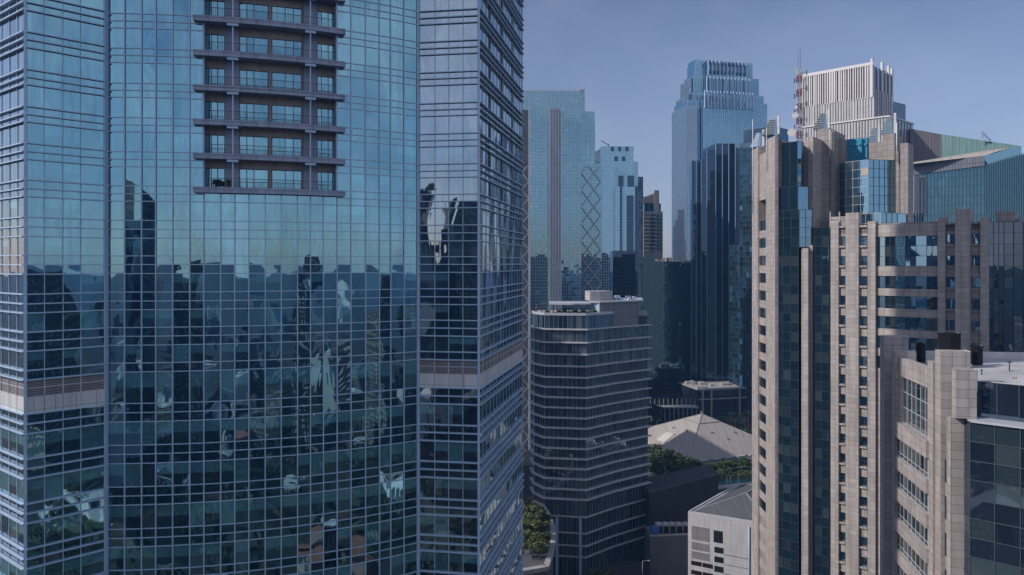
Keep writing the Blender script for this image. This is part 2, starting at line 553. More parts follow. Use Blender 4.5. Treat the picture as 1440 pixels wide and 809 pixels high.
g_mb, m_mb = MB(), MB()
for i in range(len(cpts) - 1):
    A, B = cpts[i], cpts[i + 1]
    if BAY0 <= i < BAY1:
        zs = [zq for zq in Z_ALL if zq <= REC_LO - 0.4] + [REC_LO]
    else:
        zs = Z_ALL
    panes(g_mb, A, B, zs, [0, 1], lambda a, b, zs=zs: blind_col(a, b, zs), bow=0.0035, tilt=0.0015, n=4, nz=5)
    hbars(m_mb, A, B, [q for q in zs[1:-1]], 0.085, 0.055)
for i, p in enumerate(cpts):
    t = (p - AO).normalized(); d = V2(-t.y, t.x)
    hi = REC_LO if BAY0 < i < BAY1 else TOP
    w_ = 0.11
    q = p - d * w_ / 2
    m_mb.box((q.x, q.y, 0), (d.x * w_, d.y * w_, 0), (t.x * 0.10, t.y * 0.10, 0), (0, 0, hi))
cf = g_mb.build('curved_facade', G_HERO, tower)
m_mb.build('mullion_grid', ALU, cf)


def wing_face(A, B, nus, name, skip_band=True, dark_strips=None, bowv=0.0035, matl=G_WING, fin=0.22):
    g, mm = MB(), MB()
    us = lin(nus) if isinstance(nus, int) else nus

    def cf_(i, j):
        zc = (Z_ALL[j] + Z_ALL[j + 1]) / 2
        if skip_band and BAND_LO - .01 < zc < BAND_HI + .01:
            return None
        return blind_col(i, j, Z_ALL, 0.75)
    g2_ = MB()
    panes(g, A, B, Z_ALL, us, lambda i, j: cf_(i, j) if Z_ALL[j] > BAND_HI - .05 else None, bow=bowv, tilt=0.0015, n=4, nz=5)
    panes(g2_, A, B, Z_ALL, us, lambda i, j: cf_(i, j) if Z_ALL[j] < BAND_HI - .05 else None, bow=bowv, tilt=0.0015, n=4, nz=5)
    hb = [q for q in Z_ALL[1:-1] if not (BAND_LO + .05 < q < BAND_HI - .05)]
    hbars(mm, A, B, hb, 0.10, fin, ext=0.0)
    vbars(mm, A, B, us[1:-1], 0, TOP, 0.07, 0.045)
    vbars(mm, A, B, [us[0] + .001, us[-1] - .001], 0, TOP, 0.10, 0.06)
    o = g.build(name, matl, tower)
    g2_.build(name, matl, tower)
    mm.build('mullion_grid', ALU, o)
    # opaque plant-floor band: louvres above, white panels below
    bl, bp = MB(), MB()
    d = (B - A); L = d.length; d = d / L; nr = V2(d.y, -d.x)
    bl.box((A.x, A.y, BAND_MID), (d.x * L, d.y * L, 0), (nr.x * .02, nr.y * .02, 0), (0, 0, BAND_HI - BAND_MID))
    for k in range(nus + 1 if isinstance(nus, int) else len(us)):
        u = us[k]
        q = A + d * (u * L) - d * 0.05
        bl.box((q.x, q.y, BAND_MID + .02), (d.x * .1, d.y * .1, 0), (nr.x * .1, nr.y * .1, 0), (0, 0, BAND_HI - BAND_MID - .04), 1)
    bl.box((A.x, A.y, (BAND_MID + BAND_HI) / 2), (d.x * L, d.y * L, 0), (nr.x * .07, nr.y * .07, 0), (0, 0, 0.07), 1)
    bp.box((A.x, A.y, BAND_LO), (d.x * L, d.y * L, 0), (nr.x * .045, nr.y * .045, 0), (0, 0, BAND_MID - BAND_LO))
    bl.build('louvre_band', [LOUVRE, ALU_PALE], tower)
    bp.build('panel_band', WHITE_PANEL, tower)
    if dark_strips:
        ds = MB()
        for u in dark_strips:
            for j in sorted(vision):
                if Z_ALL[j] < H + 5 or Z_ALL[j + 1] > TOP - .1:
                    continue
                q = A + d * (u * L)
                ds.box((q.x, q.y, Z_ALL[j] + .05), (d.x * .75, d.y * .75, 0), (nr.x * .06, nr.y * .06, 0), (0, 0, Z_ALL[j + 1] - Z_ALL[j] - .1))
        ds.build('dark_pilasters', ALU_DARK, tower)
    return o


def fr(px, A, B):
    d = B - A
    p = hit(px, A, d)
    return (p - A).dot(d) / d.dot(d)


wing_face(Pp, Qp, [0, fr(62.5, Pp, Qp), fr(88.6, Pp, Qp), fr(113.6, Pp, Qp), 1], 'wing_facade', matl=G_HERO)
wing_face(Ap, Cp, [0, fr(611.5, Ap, Cp), fr(631, Ap, Cp), fr(651, Ap, Cp), 1], 'wing_facade', matl=G_WING)
wing_face(Cp, Bp, 14, 'side_facade', dark_strips=[fr(688, Cp, Bp), fr(705, Cp, Bp), fr(720, Cp, Bp)], matl=G_WING, fin=0.30)
wing_face(Lfar, Pp, 12, 'side_facade', dark_strips=[0.37, 0.62], matl=G_WING, fin=0.30)
# corner posts, returns between wings and curve, hidden back
cm = MB()
for p in (Pp, Cp):
    cm.cbox(p.x, p.y, 0, 0.24, 0.24, TOP, 0.3)
for a, b in ((Qp, cpts[0]), (cpts[-1], Ap)):
    d = (b - a); nr = V2(d.y, -d.x).normalized()
    cm.box((a.x, a.y, 0), (d.x, d.y, 0), (-nr.x * .2, -nr.y * .2, 0), (0, 0, TOP - .01))
cm.build('corner_post', ALU, tower)
bk = MB()
inn = [Lfar + V2(.6, .3), Pp + V2(.25, .45), Qp + V2(-.35, .6)]
inset = []
for i, p in enumerate(cpts):
    o_ = 5.0 if BAY0 <= i <= BAY1 else 0.35
    inset.append(p - (p - AO).normalized() * o_)
    if i in (BAY0 - 1, BAY1):
        pass
poly = inn + inset + [Ap + V2(.15, .45), Cp + V2(-.35, .35), Bp + V2(-.5, .2), V2(-61, 105)]
bk.prism([(p.x, p.y) for p in poly], 0, TOP - 0.3)
bk.build('core_walls', CONC_DARK, tower)

# balcony recess
rec = MB()
wall_pts = [arc(x, -1.25) for x in (283, 310, 335, 360, 381, 405, 430, 452, 478)]
ztop = TOP - .5
for i in range(len(wall_pts) - 1):
    a, b = wall_pts[i], wall_pts[i + 1]
    d = b - a; nr = V2(d.y, -d.x).normalized()
    rec.box((a.x, a.y, REC_LO), (d.x, d.y, 0), (-nr.x * .25, -nr.y * .25, 0), (0, 0, ztop - REC_LO))
rec.build('recess_wall', STONE_WALL, tower)
for px, s_ in ((286.8, -1), (474, 1)):
    p = arc(px, 0.06); q = arc(px, -2.0)
    d = (q - p)
    t = V2(-d.y, d.x).normalized()
    p2 = p; jm = MB()
    jm.box((p2.x, p2.y, REC_LO), (d.x, d.y, 0), (t.x * .14 * (1 if True else 1), t.y * .14, 0), (0, 0, TOP - REC_LO))
    jm.build('recess_jamb', ALU, tower)
WIN_SETS = [((287.5, 297, 306, 316)), ((337, 347, 357, 377)), ((382.5, 401, 412.5, 424)), ((442.5, 452, 461.5, 471))]
slab_px = [271, 285, 308, 328, 348, 371, 394, 416, 436, 454, 474, 486]


def ribbon(pxs, o0, o1, z0, z1, mbx, m=0):
    """solid strip following the curve between radial offsets o0 < o1"""
    outer = [arc(x, o1) for x in pxs]
    inner = []
    for q in outer:
        t = (q - AO).normalized()
        inner.append(q - t * (o1 - o0))
    for i in range(len(pxs) - 1):
        a, b, c, d = inner[i], inner[i + 1], outer[i + 1], outer[i]
        P = [(a.x, a.y), (b.x, b.y), (c.x, c.y), (d.x, d.y)]
        lo = [(x, y, z0) for x, y in P]; hi = [(x, y, z1) for x, y in P]
        mbx.face(hi[::-1], m); mbx.face(lo, m)
        mbx.face([lo[3], lo[2], hi[2], hi[3]], m)
        mbx.face([lo[1], lo[0], hi[0], hi[1]], m)
        if i == 0: mbx.face([lo[0], lo[3], hi[3], hi[0]], m)
        if i == len(pxs) - 2: mbx.face([lo[2], lo[1], hi[1], hi[2]], m)


for k, zs_ in enumerate(SLAB_Z):
    st = zs_ - 0.08
    b = MB()
    ribbon(slab_px, 0.03, 0.75, st - 0.58, st, b)
    ribbon([288] + slab_px[2:-2] + [473], -1.27, 0.03, st - 0.45, st - 0.03, b)
    ribbon(slab_px, 0.75, 0.80, st - 0.16, st - 0.02, b)
    bal = b.build('balcony', SLAB, tower)
    r = MB()
    rp_ = [arc(x, 0.35) for x in [288] + slab_px[2:-2] + [473]]
    for a, c in zip(rp_[:-1], rp_[1:]):
        r.bar((a.x, a.y, st + 0.95), (c.x, c.y, st + 0.95), 0.05, 0.05)
        r.bar((a.x, a.y, st + 0.12), (c.x, c.y, st + 0.12), 0.03, 0.03)
        n_ = max(2, int((c - a).length / 0.16))
        for q in range(n_):
            p = a + (c - a) * (q / n_)
            r.bar((p.x, p.y, st), (p.x, p.y, st + 0.95), 0.022, 0.022)
    r.build('railing', ALU_DARK, bal)
    if k < len(SLAB_Z) - 1:
        nxt = SLAB_Z[k + 1] - 0.08 - 0.58
        for pxc in (327.5, 436.5):
            c = MB()
            p = arc(pxc, 0.45); t = (p - AO).normalized(); rz = math.atan2(t.y, t.x) + math.pi / 2
            c.cbox(p.x, p.y, st, 0.13, 0.13, nxt - st - 0.28, rz)
            c.cbox(p.x, p.y, nxt - 0.28, 1.1, 0.45, 0.24, rz)
            c.build('post', ALU, bal)
        for pxc in (327, 437):
            pr = MB()
            p = arc(pxc, -1.1); t = (p - AO).normalized(); rz = math.atan2(t.y, t.x) + math.pi / 2
            pr.cbox(p.x, p.y, st, 1.45, 0.3, nxt - st, rz)
            pr.build('pier_panel', SLAB, bal)
        for ws in WIN_SETS:
            wmb = MB()
            z0, z1 = st + 0.1, st + 2.15
            for a_, b_ in zip(ws[:-1], ws[1:]):
                a, c = arc(a_, -1.16), arc(b_, -1.16)
                panes(wmb, a, c, [z0 + .05, z1 - .05], [0.03, 0.97], lambda i, j: random.choice([(0.05, 0.10, 0.13), (0.09, 0.14, 0.17), (0.03, 0.06, 0.08)]), bow=0.003, tilt=0.006, n=3, m=0)
            pa, pb = arc(ws[0], -1.16), arc(ws[-1], -1.16)
            us_ = [fr(x, pa, pb) for x in ws]
            vbars(wmb, pa, pb, us_, z0, z1, 0.07, 0.05, 1)
            hbars(wmb, pa, pb, [z0, z1], 0.07, 0.05, 1)
            wmb.build('window', [G_HERO, ALU_DARK], tower)

# chairs and a plant on the lowest balcony
for n_, (px, o_) in enumerate(((301.5, -0.2), (306.5, -0.2))):
    p = arc(px, o_); zc = SLAB_Z[0] - 0.11
    t_ = thing('balcony_chair', ('dark chair at the left end of the lowest balcony', 'dark chair beside the plant on the lowest balcony')[n_], 'chair', (p.x, p.y, zc), 'dark chairs on the lowest balcony')
    s_ = MB(); s_.cbox(p.x, p.y, zc + .42, .5, .5, .06, .2); s_.build('seat', BLACK, t_)
    s_ = MB(); s_.cbox(p.x, p.y + .23, zc + .48, .5, .05, .45, .2); s_.build('backrest', BLACK, t_)
    for dx in (-.2, .2):
        for dy in (-.2, .2):
            s_ = MB(); s_.cbox(p.x + dx, p.y + dy, zc, .05, .05, .42, .2); s_.build('leg', BLACK, t_)
p = arc(321.5, 0.0); zc = SLAB_Z[0] - 0.11
t_ = thing('potted_plant', 'small potted plant on the lowest balcony beside its post', 'plant', (p.x, p.y, zc))
s_ = MB(); s_.tube((p.x, p.y, zc), (p.x, p.y, zc + .35), .16, .22, 10); s_.build('pot', TERRA, t_)
s_ = MB()
for q in range(160):
    a_ = random.uniform(0, 6.28); r_ = random.uniform(0, .34); h_ = zc + .35 + random.uniform(0, .5)
    c = Vector((p.x + r_ * math.cos(a_), p.y + r_ * math.sin(a_), h_)); u = Vector((random.gauss(0, 1), random.gauss(0, 1), random.gauss(0, 1))).normalized() * .09; v = u.orthogonal()
    s_.face([c - u, c + v * .5, c + u, c - v * .5], 0, (random.random(),) * 3)
s_.build('foliage', LEAF, t_)


# ------------------------------------------------------------------ generic towers of the middle distance
def face_grid(parent, A, B, z0, z1, du, dv, mat, name='glass_facade', vb=(0.12, 0.10), hb=(0.12, 0.06), bm=None, tone=(0.01, 0.03, 0.045), jit=0.6, tilt=0.012, bow=0.0, n=2, child='mullions', hstep=1, vstep=1, bright=0.06):
    g, b = MB(), MB()
    L = (B - A).length
    us = lin(max(1, round(L / du))); zs = zlin(z0, z1, dv)

    def cf_(i, j):
        k = 1 + random.uniform(-jit, jit)
        if random.random() < bright:
            k *= 3.0
        return tuple(c * k for c in tone)
    panes(g, A, B, zs, us, cf_, bow=bow, tilt=tilt, n=n)
    if vb: vbars(b, A, B, us[::vstep], z0, z1, vb[0], vb[1])
    if hb: hbars(b, A, B, zs[::hstep], hb[0], hb[1])
    o = g.build(name, mat, parent)
    if (vb or hb) and bm: b.build(child, bm, o)
    return o


def block(parent, name, poly, z0, z1, mat):
    b = MB(); b.prism([(p.x, p.y) for p in poly], z0, z1)
    return b.build(name, mat, parent)


def stage(parent, pxs, Y0, yL, side_l=None, depth=30.0, z0=0.0, ztop=None, **kw):
    """one box of a tower: a front face between two photo columns, solid behind"""
    A = pt(pxs[0], Y0[0]); B = pt(pxs[1], Y0[1])
    z1 = ztop if ztop is not None else zz(yL, (Y0[0] + Y0[1]) / 2)
    d = (B - A).normalized(); nr = V2(d.y, -d.x)
    e = 0.25
    poly = [A - nr * e, B - nr * e, B - nr * depth, A - nr * depth]
    block(parent, kw.pop('bname', 'core'), poly, z0, z1 - .05, kw.pop('core', kw['mat']))
    face_grid(parent, A, B, z0, z1, **kw)
    return A, B, nr, z1


# 2. diagrid tower
Y = 420.0
dg = thing('diagrid_tower', 'pale teal glass tower with a zigzag lattice up its corners behind the curved tower', 'tower', (30, 440, 0))
gd = dict(du=1.55, dv=1.95, mat=G_TEAL, bm=ALU_PALE, vb=(0.10, 0.12), hb=(0.14, 0.06), tone=(0.03, 0.11, 0.14), jit=0.35)
zsh = zz(231, Y)
ztopd = zz(153, Y)
block(dg, 'core', [pt(722, 421), pt(846, 429), pt(846, 470), pt(722, 470)], 0, zsh - .2, CONC_DARK)
block(dg, 'core', [pt(725, 421), pt(817, 427.4), pt(817, 470), pt(725, 470)], zsh, ztopd - .2, CONC_DARK)
stage(dg, (700, 747), (424, 424), 231, z0=0, **gd)
stage(dg, (730, 745), (424, 424), 153, z0=zsh, **gd)
stage(dg, (746, 773.5), (418, 420), 153, z0=0, **gd)
stage(dg, (789, 817.5), (421, 423), 153, z0=0, **gd)
stage(dg, (817.5, 846), (427, 428), 231, z0=0, **gd)
stage(dg, (817.5, 836.5), (430, 431), 157, z0=zsh, **dict(gd, du=3.0, dv=3.9))
stage(dg, (725, 822.5), (428, 430), 128, z0=ztopd - 2, bname='crown_core', **dict(gd, name='crown_facade', vb=(0.16, 0.2)))
st_ = MB()
A, B = pt(773.5, 417.5), pt(789, 418.5)
st_.prism([(A.x, A.y), (B.x, B.y), (B.x, B.y + 3), (A.x, A.y + 3)], 0, zz(152, 418))
vbars(st_, A, B, lin(4), 0, zz(152, 418), .35, .35, 1)
st_.build('stone_strip', [panelled('mauve_strip_panels', (0.44, 0.45, 0.52), 1.6, 3.9, .05), ALU_PALE], dg)
st_ = MB()
A, B = pt(743.5, 417), pt(746, 417)
st_.prism([(A.x, A.y), (B.x, B.y), (B.x, B.y + 8), (A.x, A.y + 8)], 0, zz(152, 418))
st_.build('stone_fin', panelled('cream_fin_panels', (0.44, 0.48, 0.53), 1.6, 3.9, .05), dg)
rl = MB()
A, B = pt(725, 428), pt(822.5, 430)
for u in lin(18):
    q = A + (B - A) * u
    rl.bar((q.x, q.y, zz(128, 429)), (q.x, q.y, zz(125.6, 429)), .25, .25)
rl.bar((A.x, A.y, zz(126.5, 429)), (B.x, B.y, zz(126.5, 430)), .2, .2)
q = pt(818, 432)
rl.cbox(q.x, q.y, zz(128, 432), 3.2, 2.5, 1.4); rl.bar((q.x, q.y, zz(126, 432)), (q.x + 2.6, q.y, zz(124, 432)), .3, .3)
rl.build('roof_rail', ALU_PALE, dg)
p = 24.0
for x0, x1, Yl in ((817.3, 845.8, 426.0), (733.5, 743.5, 415.5), ):
    la = MB()
    spanr = 1.5 if x1 - x0 > 20 else 0.5
    y = 231 - 12
    k = 0
    while y < 720:
        for s_ in (1, -1):
            ya, yb = y, y + s_ * spanr * p
            # clip against the shoulder
            xa, xb = x0, x1
            if ya < 233 and s_ == 1 or yb < 233:
                if s_ == 1:
                    f_ = (233 - ya) / (yb - ya)
                    if f_ < 1 and f_ > 0:
                        xa = x0 + (x1 - x0) * f_; ya = 233
                    elif f_ >= 1: continue
                else:
                    if ya <= 233: continue
                    f_ = (ya - 233) / (ya - yb)
                    if f_ < 1:
                        xb = x0 + (x1 - x0) * f_; yb = 233
            a, b = pt(xa, Yl), pt(xb, Yl)
            la.bar((a.x, a.y - (.05 if s_ > 0 else 0), zz(ya, Yl)), (b.x, b.y - (.05 if s_ > 0 else 0), zz(yb, Yl)), .34, .34, 0, (0, 1, 0))
        y += p
    la.build('diagrid_lattice', ALU_PALE, dg)

# 3. stepped pale tower
Y = 520.0
t2 = thing('stepped_tower', 'blue grey glass tower with a stepped top and square dark openings', 'tower', (80, 540, 0))
g2 = dict(du=1.6, dv=2.0, mat=G_BLUE, bm=ALU, vb=(0.13, 0.2), hb=(0.12, 0.06), tone=(0.03, 0.06, 0.08), tilt=0.02, jit=.5)
stage(t2, (845, 891), (520, 520), 206, z0=0, depth=40, **g2)
stage(t2, (834, 845), (535, 520), 212, z0=0, depth=8, **dict(g2, mat=G_DARK))
for x0_, x1_, Yq_, yt_ in ((881.5, 891, 515.4, 275), (872, 875, 515.4, 262), (893.5, 897, 522.2, 262)):
    b = MB(); a_, c_ = pt(x0_, Yq_), pt(x1_, Yq_); b.prism([(a_.x, a_.y), (c_.x, c_.y), (c_.x, c_.y + .3), (a_.x, a_.y + .3)], 0, zz(yt_, Yq_)); b.build('dark_strip', G_DARK, t2)
stage(t2, (880, 897), (523, 523), 227.5, z0=0, depth=30, **g2)
stage(t2, (890, 904.2), (525, 526), 248.7, z0=0, depth=25, **g2)
stage(t2, (864.5, 892), (516, 516), 263.5, z0=0, depth=3, **g2)
stage(t2, (837, 864.5), (518, 518), 232, z0=0, depth=2, **g2)
for (x0, x1, y0, y1) in ((859, 863.5, 206.5, 212.5), (869.5, 873.5, 206.5, 212.5), (879.5, 884, 206.5, 212.5), (864, 869, 220, 226.5), (874.5, 879.5, 220.5, 226.5), (856, 858, 230, 234), (881, 885, 231, 234)):
    Yq = 517.6 if y0 > 229 else 519.6
    if y0 > 229: continue
    op = MB()
    a, b = pt(x0, Yq), pt(x1, Yq)
    op.prism([(a.x, a.y), (b.x, b.y), (b.x, b.y + .25), (a.x, a.y + .25)], zz(y1, Yq), zz(y0, Yq)); op.build('dark_opening', G_DARK, t2)
for (x0, x1, y0, y1) in ((870, 877, 247, 262), (882.5, 892, 247, 262.5)):
    a, b = pt(x0, 519.5), pt(x1, 519.5); op = MB()
    op.prism([(a.x, a.y), (b.x, b.y), (b.x, b.y + .25), (a.x, a.y + .25)], zz(y1, 519.5), zz(y0, 519.5)); op.build('dark_opening', G_DARK, t2)
cr = MB()
a, b = pt(845, 525), pt(856, 525)
cr.bar((a.x, 525, zz(198, 525)), (b.x, 525, zz(204, 525)), .5, .5); cr.bar((b.x, 525, zz(206, 525)), (b.x, 525, zz(203, 525)), .6, .6)
cr.build('roof_crane', ALU_DARK, t2)
# small dark block before it
t3 = thing('dark_block', 'plain near black glass block rising just behind the white roof box of the curved building', 'building', (75, 450, 0))
stage(t3, (862, 893), (452, 452), 353, z0=0, depth=14, du=3, dv=2, mat=G_DARK, bm=ALU_DARK, tone=(0.004, 0.008, 0.014))

# 4. brown apartment tower
bt = thing('brown_tower', 'narrow brown concrete apartment tower with balconies and a beige crown', 'tower', (125, 620, 0))
Y = 610.0
A, B = pt(905, Y), pt(932, Y + 6)
block(bt, 'body', [A, B, B + V2(0, 25), A + V2(0, 25)], 0, zz(297, Y), BROWN)
A1, B1 = pt(906, Y + 2), pt(929.5, Y + 6)
block(bt, 'glass_storey', [A1, B1, B1 + V2(0, 20), A1 + V2(0, 20)], zz(297, Y), zz(285.5, Y), G_TEAL)
A2, B2 = pt(904, Y + 3), pt(920, Y + 5)
c_ = MB()
n_ = 8
for i in range(n_):
    q = A2 + (B2 - A2) * (i / n_); q2 = A2 + (B2 - A2) * ((i + .55) / n_)
    c_.prism([(q.x, q.y), (q2.x, q2.y), (q2.x, q2.y + 10), (q.x, q.y + 10)], zz(285.5, Y), zz(277 - 6.5 * i / n_, Y))
a, b = pt(920, Y + 4), pt(927, Y + 5)
c_.prism([(a.x, a.y), (b.x, b.y), (b.x, b.y + 14), (a.x, a.y + 14)], zz(297, Y), zz(267, Y))
c_.prism([(A2.x, A2.y + .6), (B2.x, B2.y + .6), (B2.x, B2.y + 12), (A2.x, A2.y + 12)], zz(285.5, Y), zz(276, Y))
c_.build('crown', STONE, bt)
bay_w = MB()
wn = [(906.5, 913), (915, 922), (924, 926.5), (928, 931)]
for fl in range(40):
    yb = 305 + fl * 5.2
    if yb > 420: break
    for (x0, x1) in wn:
        f0 = (x0 - 905) / 27; Yq = Y + 6 * f0 - .3
        a, b = pt(x0, Yq), pt(x1, Yq)
        m_ = MB()
        m_.prism([(a.x, a.y), (b.x, b.y), (b.x, b.y + .2), (a.x, a.y + .2)], zz(yb, Yq), zz(yb - 3.4, Yq), col=(0.02, 0.05, 0.06))
        if x1 - x0 > 4:
            m_.prism([(a.x, a.y - 1.0), (b.x, b.y - 1.0), (b.x, b.y + .1), (a.x, a.y + .1)], zz(yb + 1.0, Yq), zz(yb, Yq) - .02, 1)
        if yb < 356: m_.build('window', [G_SMOKE, BROWN], bt)

# 5. tall stepped glass tower in the middle
Y = 620.0
tt = thing('tall_tower', 'tallest blue glass tower with a stepped crown of vertical fins, in the middle distance', 'tower', (180, 650, 0))
gt = dict(du=2.1, dv=2.05, mat=G_BLUE, bm=ALU, vb=(0.22, 0.25), hb=(0.14, 0.07), tone=(0.015, 0.05, 0.08), tilt=0.012)
gs = dict(gt, mat=G_PALE)
z4, z3, z2_, z1_ = zz(150, Y), zz(132.5, Y), zz(108.7, Y), zz(86.5, Y)
stage(tt, (967, 1078.5), (616, 632), 0, z0=0, ztop=zz(144, 625), depth=27, **gt)
stage(tt, (989.5, 1060), (612, 622), 0, z0=0, ztop=zz(151, 618), depth=5, **gt)
stage(tt, (945, 966.5), (647, 615.5), 0, z0=0, ztop=z4, depth=25, **gs)
stage(tt, (974, 1073.6), (620, 634), 0, z0=z4 - 3, ztop=zz(133, 627), depth=22, **gt)
stage(tt, (951, 968), (648, 620), 0, z0=z4, ztop=z3, depth=25, **dict(gs, mat=G_SMOKE))
stage(tt, (975, 1066.7), (623, 636), 0, z0=z3 - 3, ztop=zz(109, 630), depth=18, **gt)
stage(tt, (957, 972), (646, 624), 0, z0=z3, ztop=z2_, depth=20, **dict(gs, mat=G_SMOKE))
stage(tt, (977.5, 1057.8), (626, 638), 0, z0=z2_ - 3, ztop=zz(86.5, 632), depth=14, **gt)
stage(tt, (966.7, 977.5), (642, 627), 0, z0=z2_, ztop=z1_, depth=18, **dict(gs, mat=G_SMOKE))
stage(tt, (994, 1050), (622, 631), 0, z0=z3 - 6, ztop=zz(107, 628), depth=6, **gt)
stage(tt, (996, 1049), (624, 633), 0, z0=z2_ - 2, ztop=zz(87, 629), depth=6, **gt)
fn = MB()
for (xa, xb, ya, yb, n_, Ya, Yb) in ((991, 1059, 127, 151.5, 15, 611, 621), (994, 1054, 107, 129, 12, 619.5, 629), (996, 1049, 84.5, 106.5, 10, 622.5, 632)):
    A, B = pt(xa, Ya), pt(xb, Yb)
    for i, u in enumerate(lin(n_)):
        q = A + (B - A) * u
        fn.cbox(q.x, q.y, zz(yb, Ya), 1.0 if i % 2 else .5, 1.4, (yb - ya) * Ya / 1000, .2)
fn.build('crown_fins', ALU, tt)
A, B = pt(996, 622.2), pt(1049, 631.8)
for i in range(11):
    for row, (ya, yb) in enumerate(((87.5, 92.5), (100, 105))):
        u = (i + (.25 if row == 0 else .75)) / 11.2
        q = A + (B - A) * u; q2 = A + (B - A) * (u + .045)
        ck = MB(); ck.prism([(q.x, q.y), (q2.x, q2.y), (q2.x, q2.y + .3), (q.x, q.y + .3)], zz(yb, 627), zz(ya, 627)); ck.build('crown_opening', G_DARK, tt)

# 6. dark tower with pale vertical lines, and the grey glass tower beside it
dt = thing('dark_ribbed_tower', 'near black tower with thin pale vertical ribs before the tallest tower', 'tower', (160, 545, 0))
Y = 540.0
gk = dict(du=4.4, dv=2.0, mat=G_DARK, bm=ALU, vb=(0.22, 0.5), hb=None, tone=(0.004, 0.010, 0.020), jit=.5)
stage(dt, (1006.5, 1034), (540, 541), 202, z0=0, depth=30, **gk)
stage(dt, (994, 1006.5), (541, 540), 211, z0=0, depth=30, **gk)
stage(dt, (986, 994), (543, 541.5), 224, z0=0, depth=26, **gk)
stage(dt, (1034, 1043), (545, 555), 208, z0=0, depth=24, **dict(gk, du=2.2, hb=(.25, .1)))
stage(dt, (972, 986), (552, 551), 226, z0=0, depth=14, **gk)
gt2 = thing('grey_banded_tower', 'grey blue glass tower with horizontal bands half hidden by the stone tower', 'tower', (190, 520, 0))
stage(gt2, (1040, 1092), (512, 494), 0, z0=0, ztop=zz(200, 505), depth=40, du=2.4, dv=3.7, mat=G_SMOKE, bm=ALU_DARK, vb=(.15, .1), hb=(.3, .2), tone=(0.015, 0.04, 0.06), jit=.7, bright=.08)
stage(gt2, (1046, 1090), (526, 508), 0, z0=zz(204, 515), ztop=zz(180, 515), depth=20, name='plant_storey', du=2.4, dv=6, mat=G_DARK, bm=ALU_DARK, tone=(.02, .03, .05))
stage(gt2, (1026, 1042), (520, 512), 0, z0=0, ztop=zz(345, 515), depth=20, du=2.4, dv=3.7, mat=G_DARK, bm=ALU_DARK, hb=(.3, .2), tone=(0.01, 0.03, 0.045), bright=.1)

# 7. lower dark teal blocks
lb = thing('low_glass_block', 'dark teal glass block with a cluttered roof left of the ribbed dark tower', 'building', (110, 570, 0))
gl_ = dict(du=2.6, dv=2.0, mat=G_TEAL, bm=ALU_DARK, vb=(.15, .1), hb=(.12, .06), tone=(0.006, 0.02, 0.03), tilt=.015)
stage(lb, (893, 921), (560, 560), 362, z0=0, depth=30, **gl_)
stage(lb, (921, 958), (566, 566), 368, z0=0, depth=30, **gl_)
stage(lb, (958, 990), (562, 562), 370, z0=0, depth=30, **dict(gl_, mat=G_DARK))
rc = MB()
for i in range(26):
    px = random.uniform(895, 985); Yq = random.uniform(566, 590)
    q = pt(px, Yq)
    rc.cbox(q.x, q.y, zz(370, 566) - .5, random.uniform(1, 4), random.uniform(1, 3), random.uniform(1.5, 5), 0)
rc.build('roof_plant', CONC, lb)

# 8. white ribbed tower
wt = thing('white_ribbed_tower', 'white tower of tall vertical ribs with stepped shoulders behind the stone tower', 'tower', (145, 340, 0))
WHITE_RIB = solid('white_rib_paint', (0.66, 0.64, 0.64), 0.5, 0, .06)
GREYV = solid('grey_rib_gap', (0.10, 0.095, 0.10), 0.6, 0, .2)
PALEP = panelled('pale_tower_panels', (0.55, 0.54, 0.55), 3.0, 3.0, .03, var=.05)


def ribbed(parent, A, B, z0f, z1f, n, base, rib, dep=.5, wfr=.5, name='ribbed_wall', irregular=True):
    b = MB()
    d = (B - A); L = d.length; d = d / L; nr = V2(d.y, -d.x)
    b.face([(A.x, A.y, z0f(0)), (B.x, B.y, z0f(1)), (B.x, B.y, z1f(1)), (A.x, A.y, z1f(0))], 0, (0.02, 0.05, 0.08))
    step = L / n
    for i in range(n):
        wv = step * wfr * (random.uniform(.6, 1.35) if irregular else 1)
        p = A + d * (i * step)
        u = i / n
        b.box((p.x, p.y, z0f(u)), (d.x * wv, d.y * wv, 0), (nr.x * dep, nr.y * dep, 0), (0, 0, z1f(u) - z0f(u)), 1)
    return b.build(name, [base, rib], parent)


Yc, Yl, Yr = 330.0, 352.0, 345.0
A, B, E = pt(1129, Yl), pt(1227, Yc), pt(1255, Yr)
zt = H + .282 * Yc
zlow = zz(137, Yc)
block(wt, 'core', [A + V2(.5, .3), B + V2(0, .5), E + V2(-.5, .3), E + V2(-25, 45), A + V2(20, 40)], 0, zt - 1.2, CONC_DARK)
ribbed(wt, A, B, lambda u: zlow + 0 * u, lambda u: zt, 30, GREYV, WHITE_RIB, .8, .5)
ribbed(wt, B, E, lambda u: zz(125, Yc), lambda u: zt - 2.0, 5, G_SMOKE, WHITE_RIB, .5, .25)
ribbed(wt, B, E, lambda u: zz(175, Yc), lambda u: zz(125, Yc), 9, G_PALE, WHITE_RIB, .5, .3)
f_ = MB()
for i, u in enumerate(lin(28)):
    q = A + (B - A) * u
f_.bar((A.x, A.y - .9, zt - .6), (B.x, B.y - .9, zt - .6), .5, 1.4)
for px, h_ in ((1226.5, 3.2), (1240.5, 3.6), (1249.5, 3.2), (1254, 2.6)):
    q = hit(px, B, E - B)
    f_.cbox(q.x, q.y, zz(137, Yc), 1.0, 1.0, zt - zz(137, Yc) + h_ - 1.5, .5)
f_.build('roof_parapet', WHITE_RIB, wt)
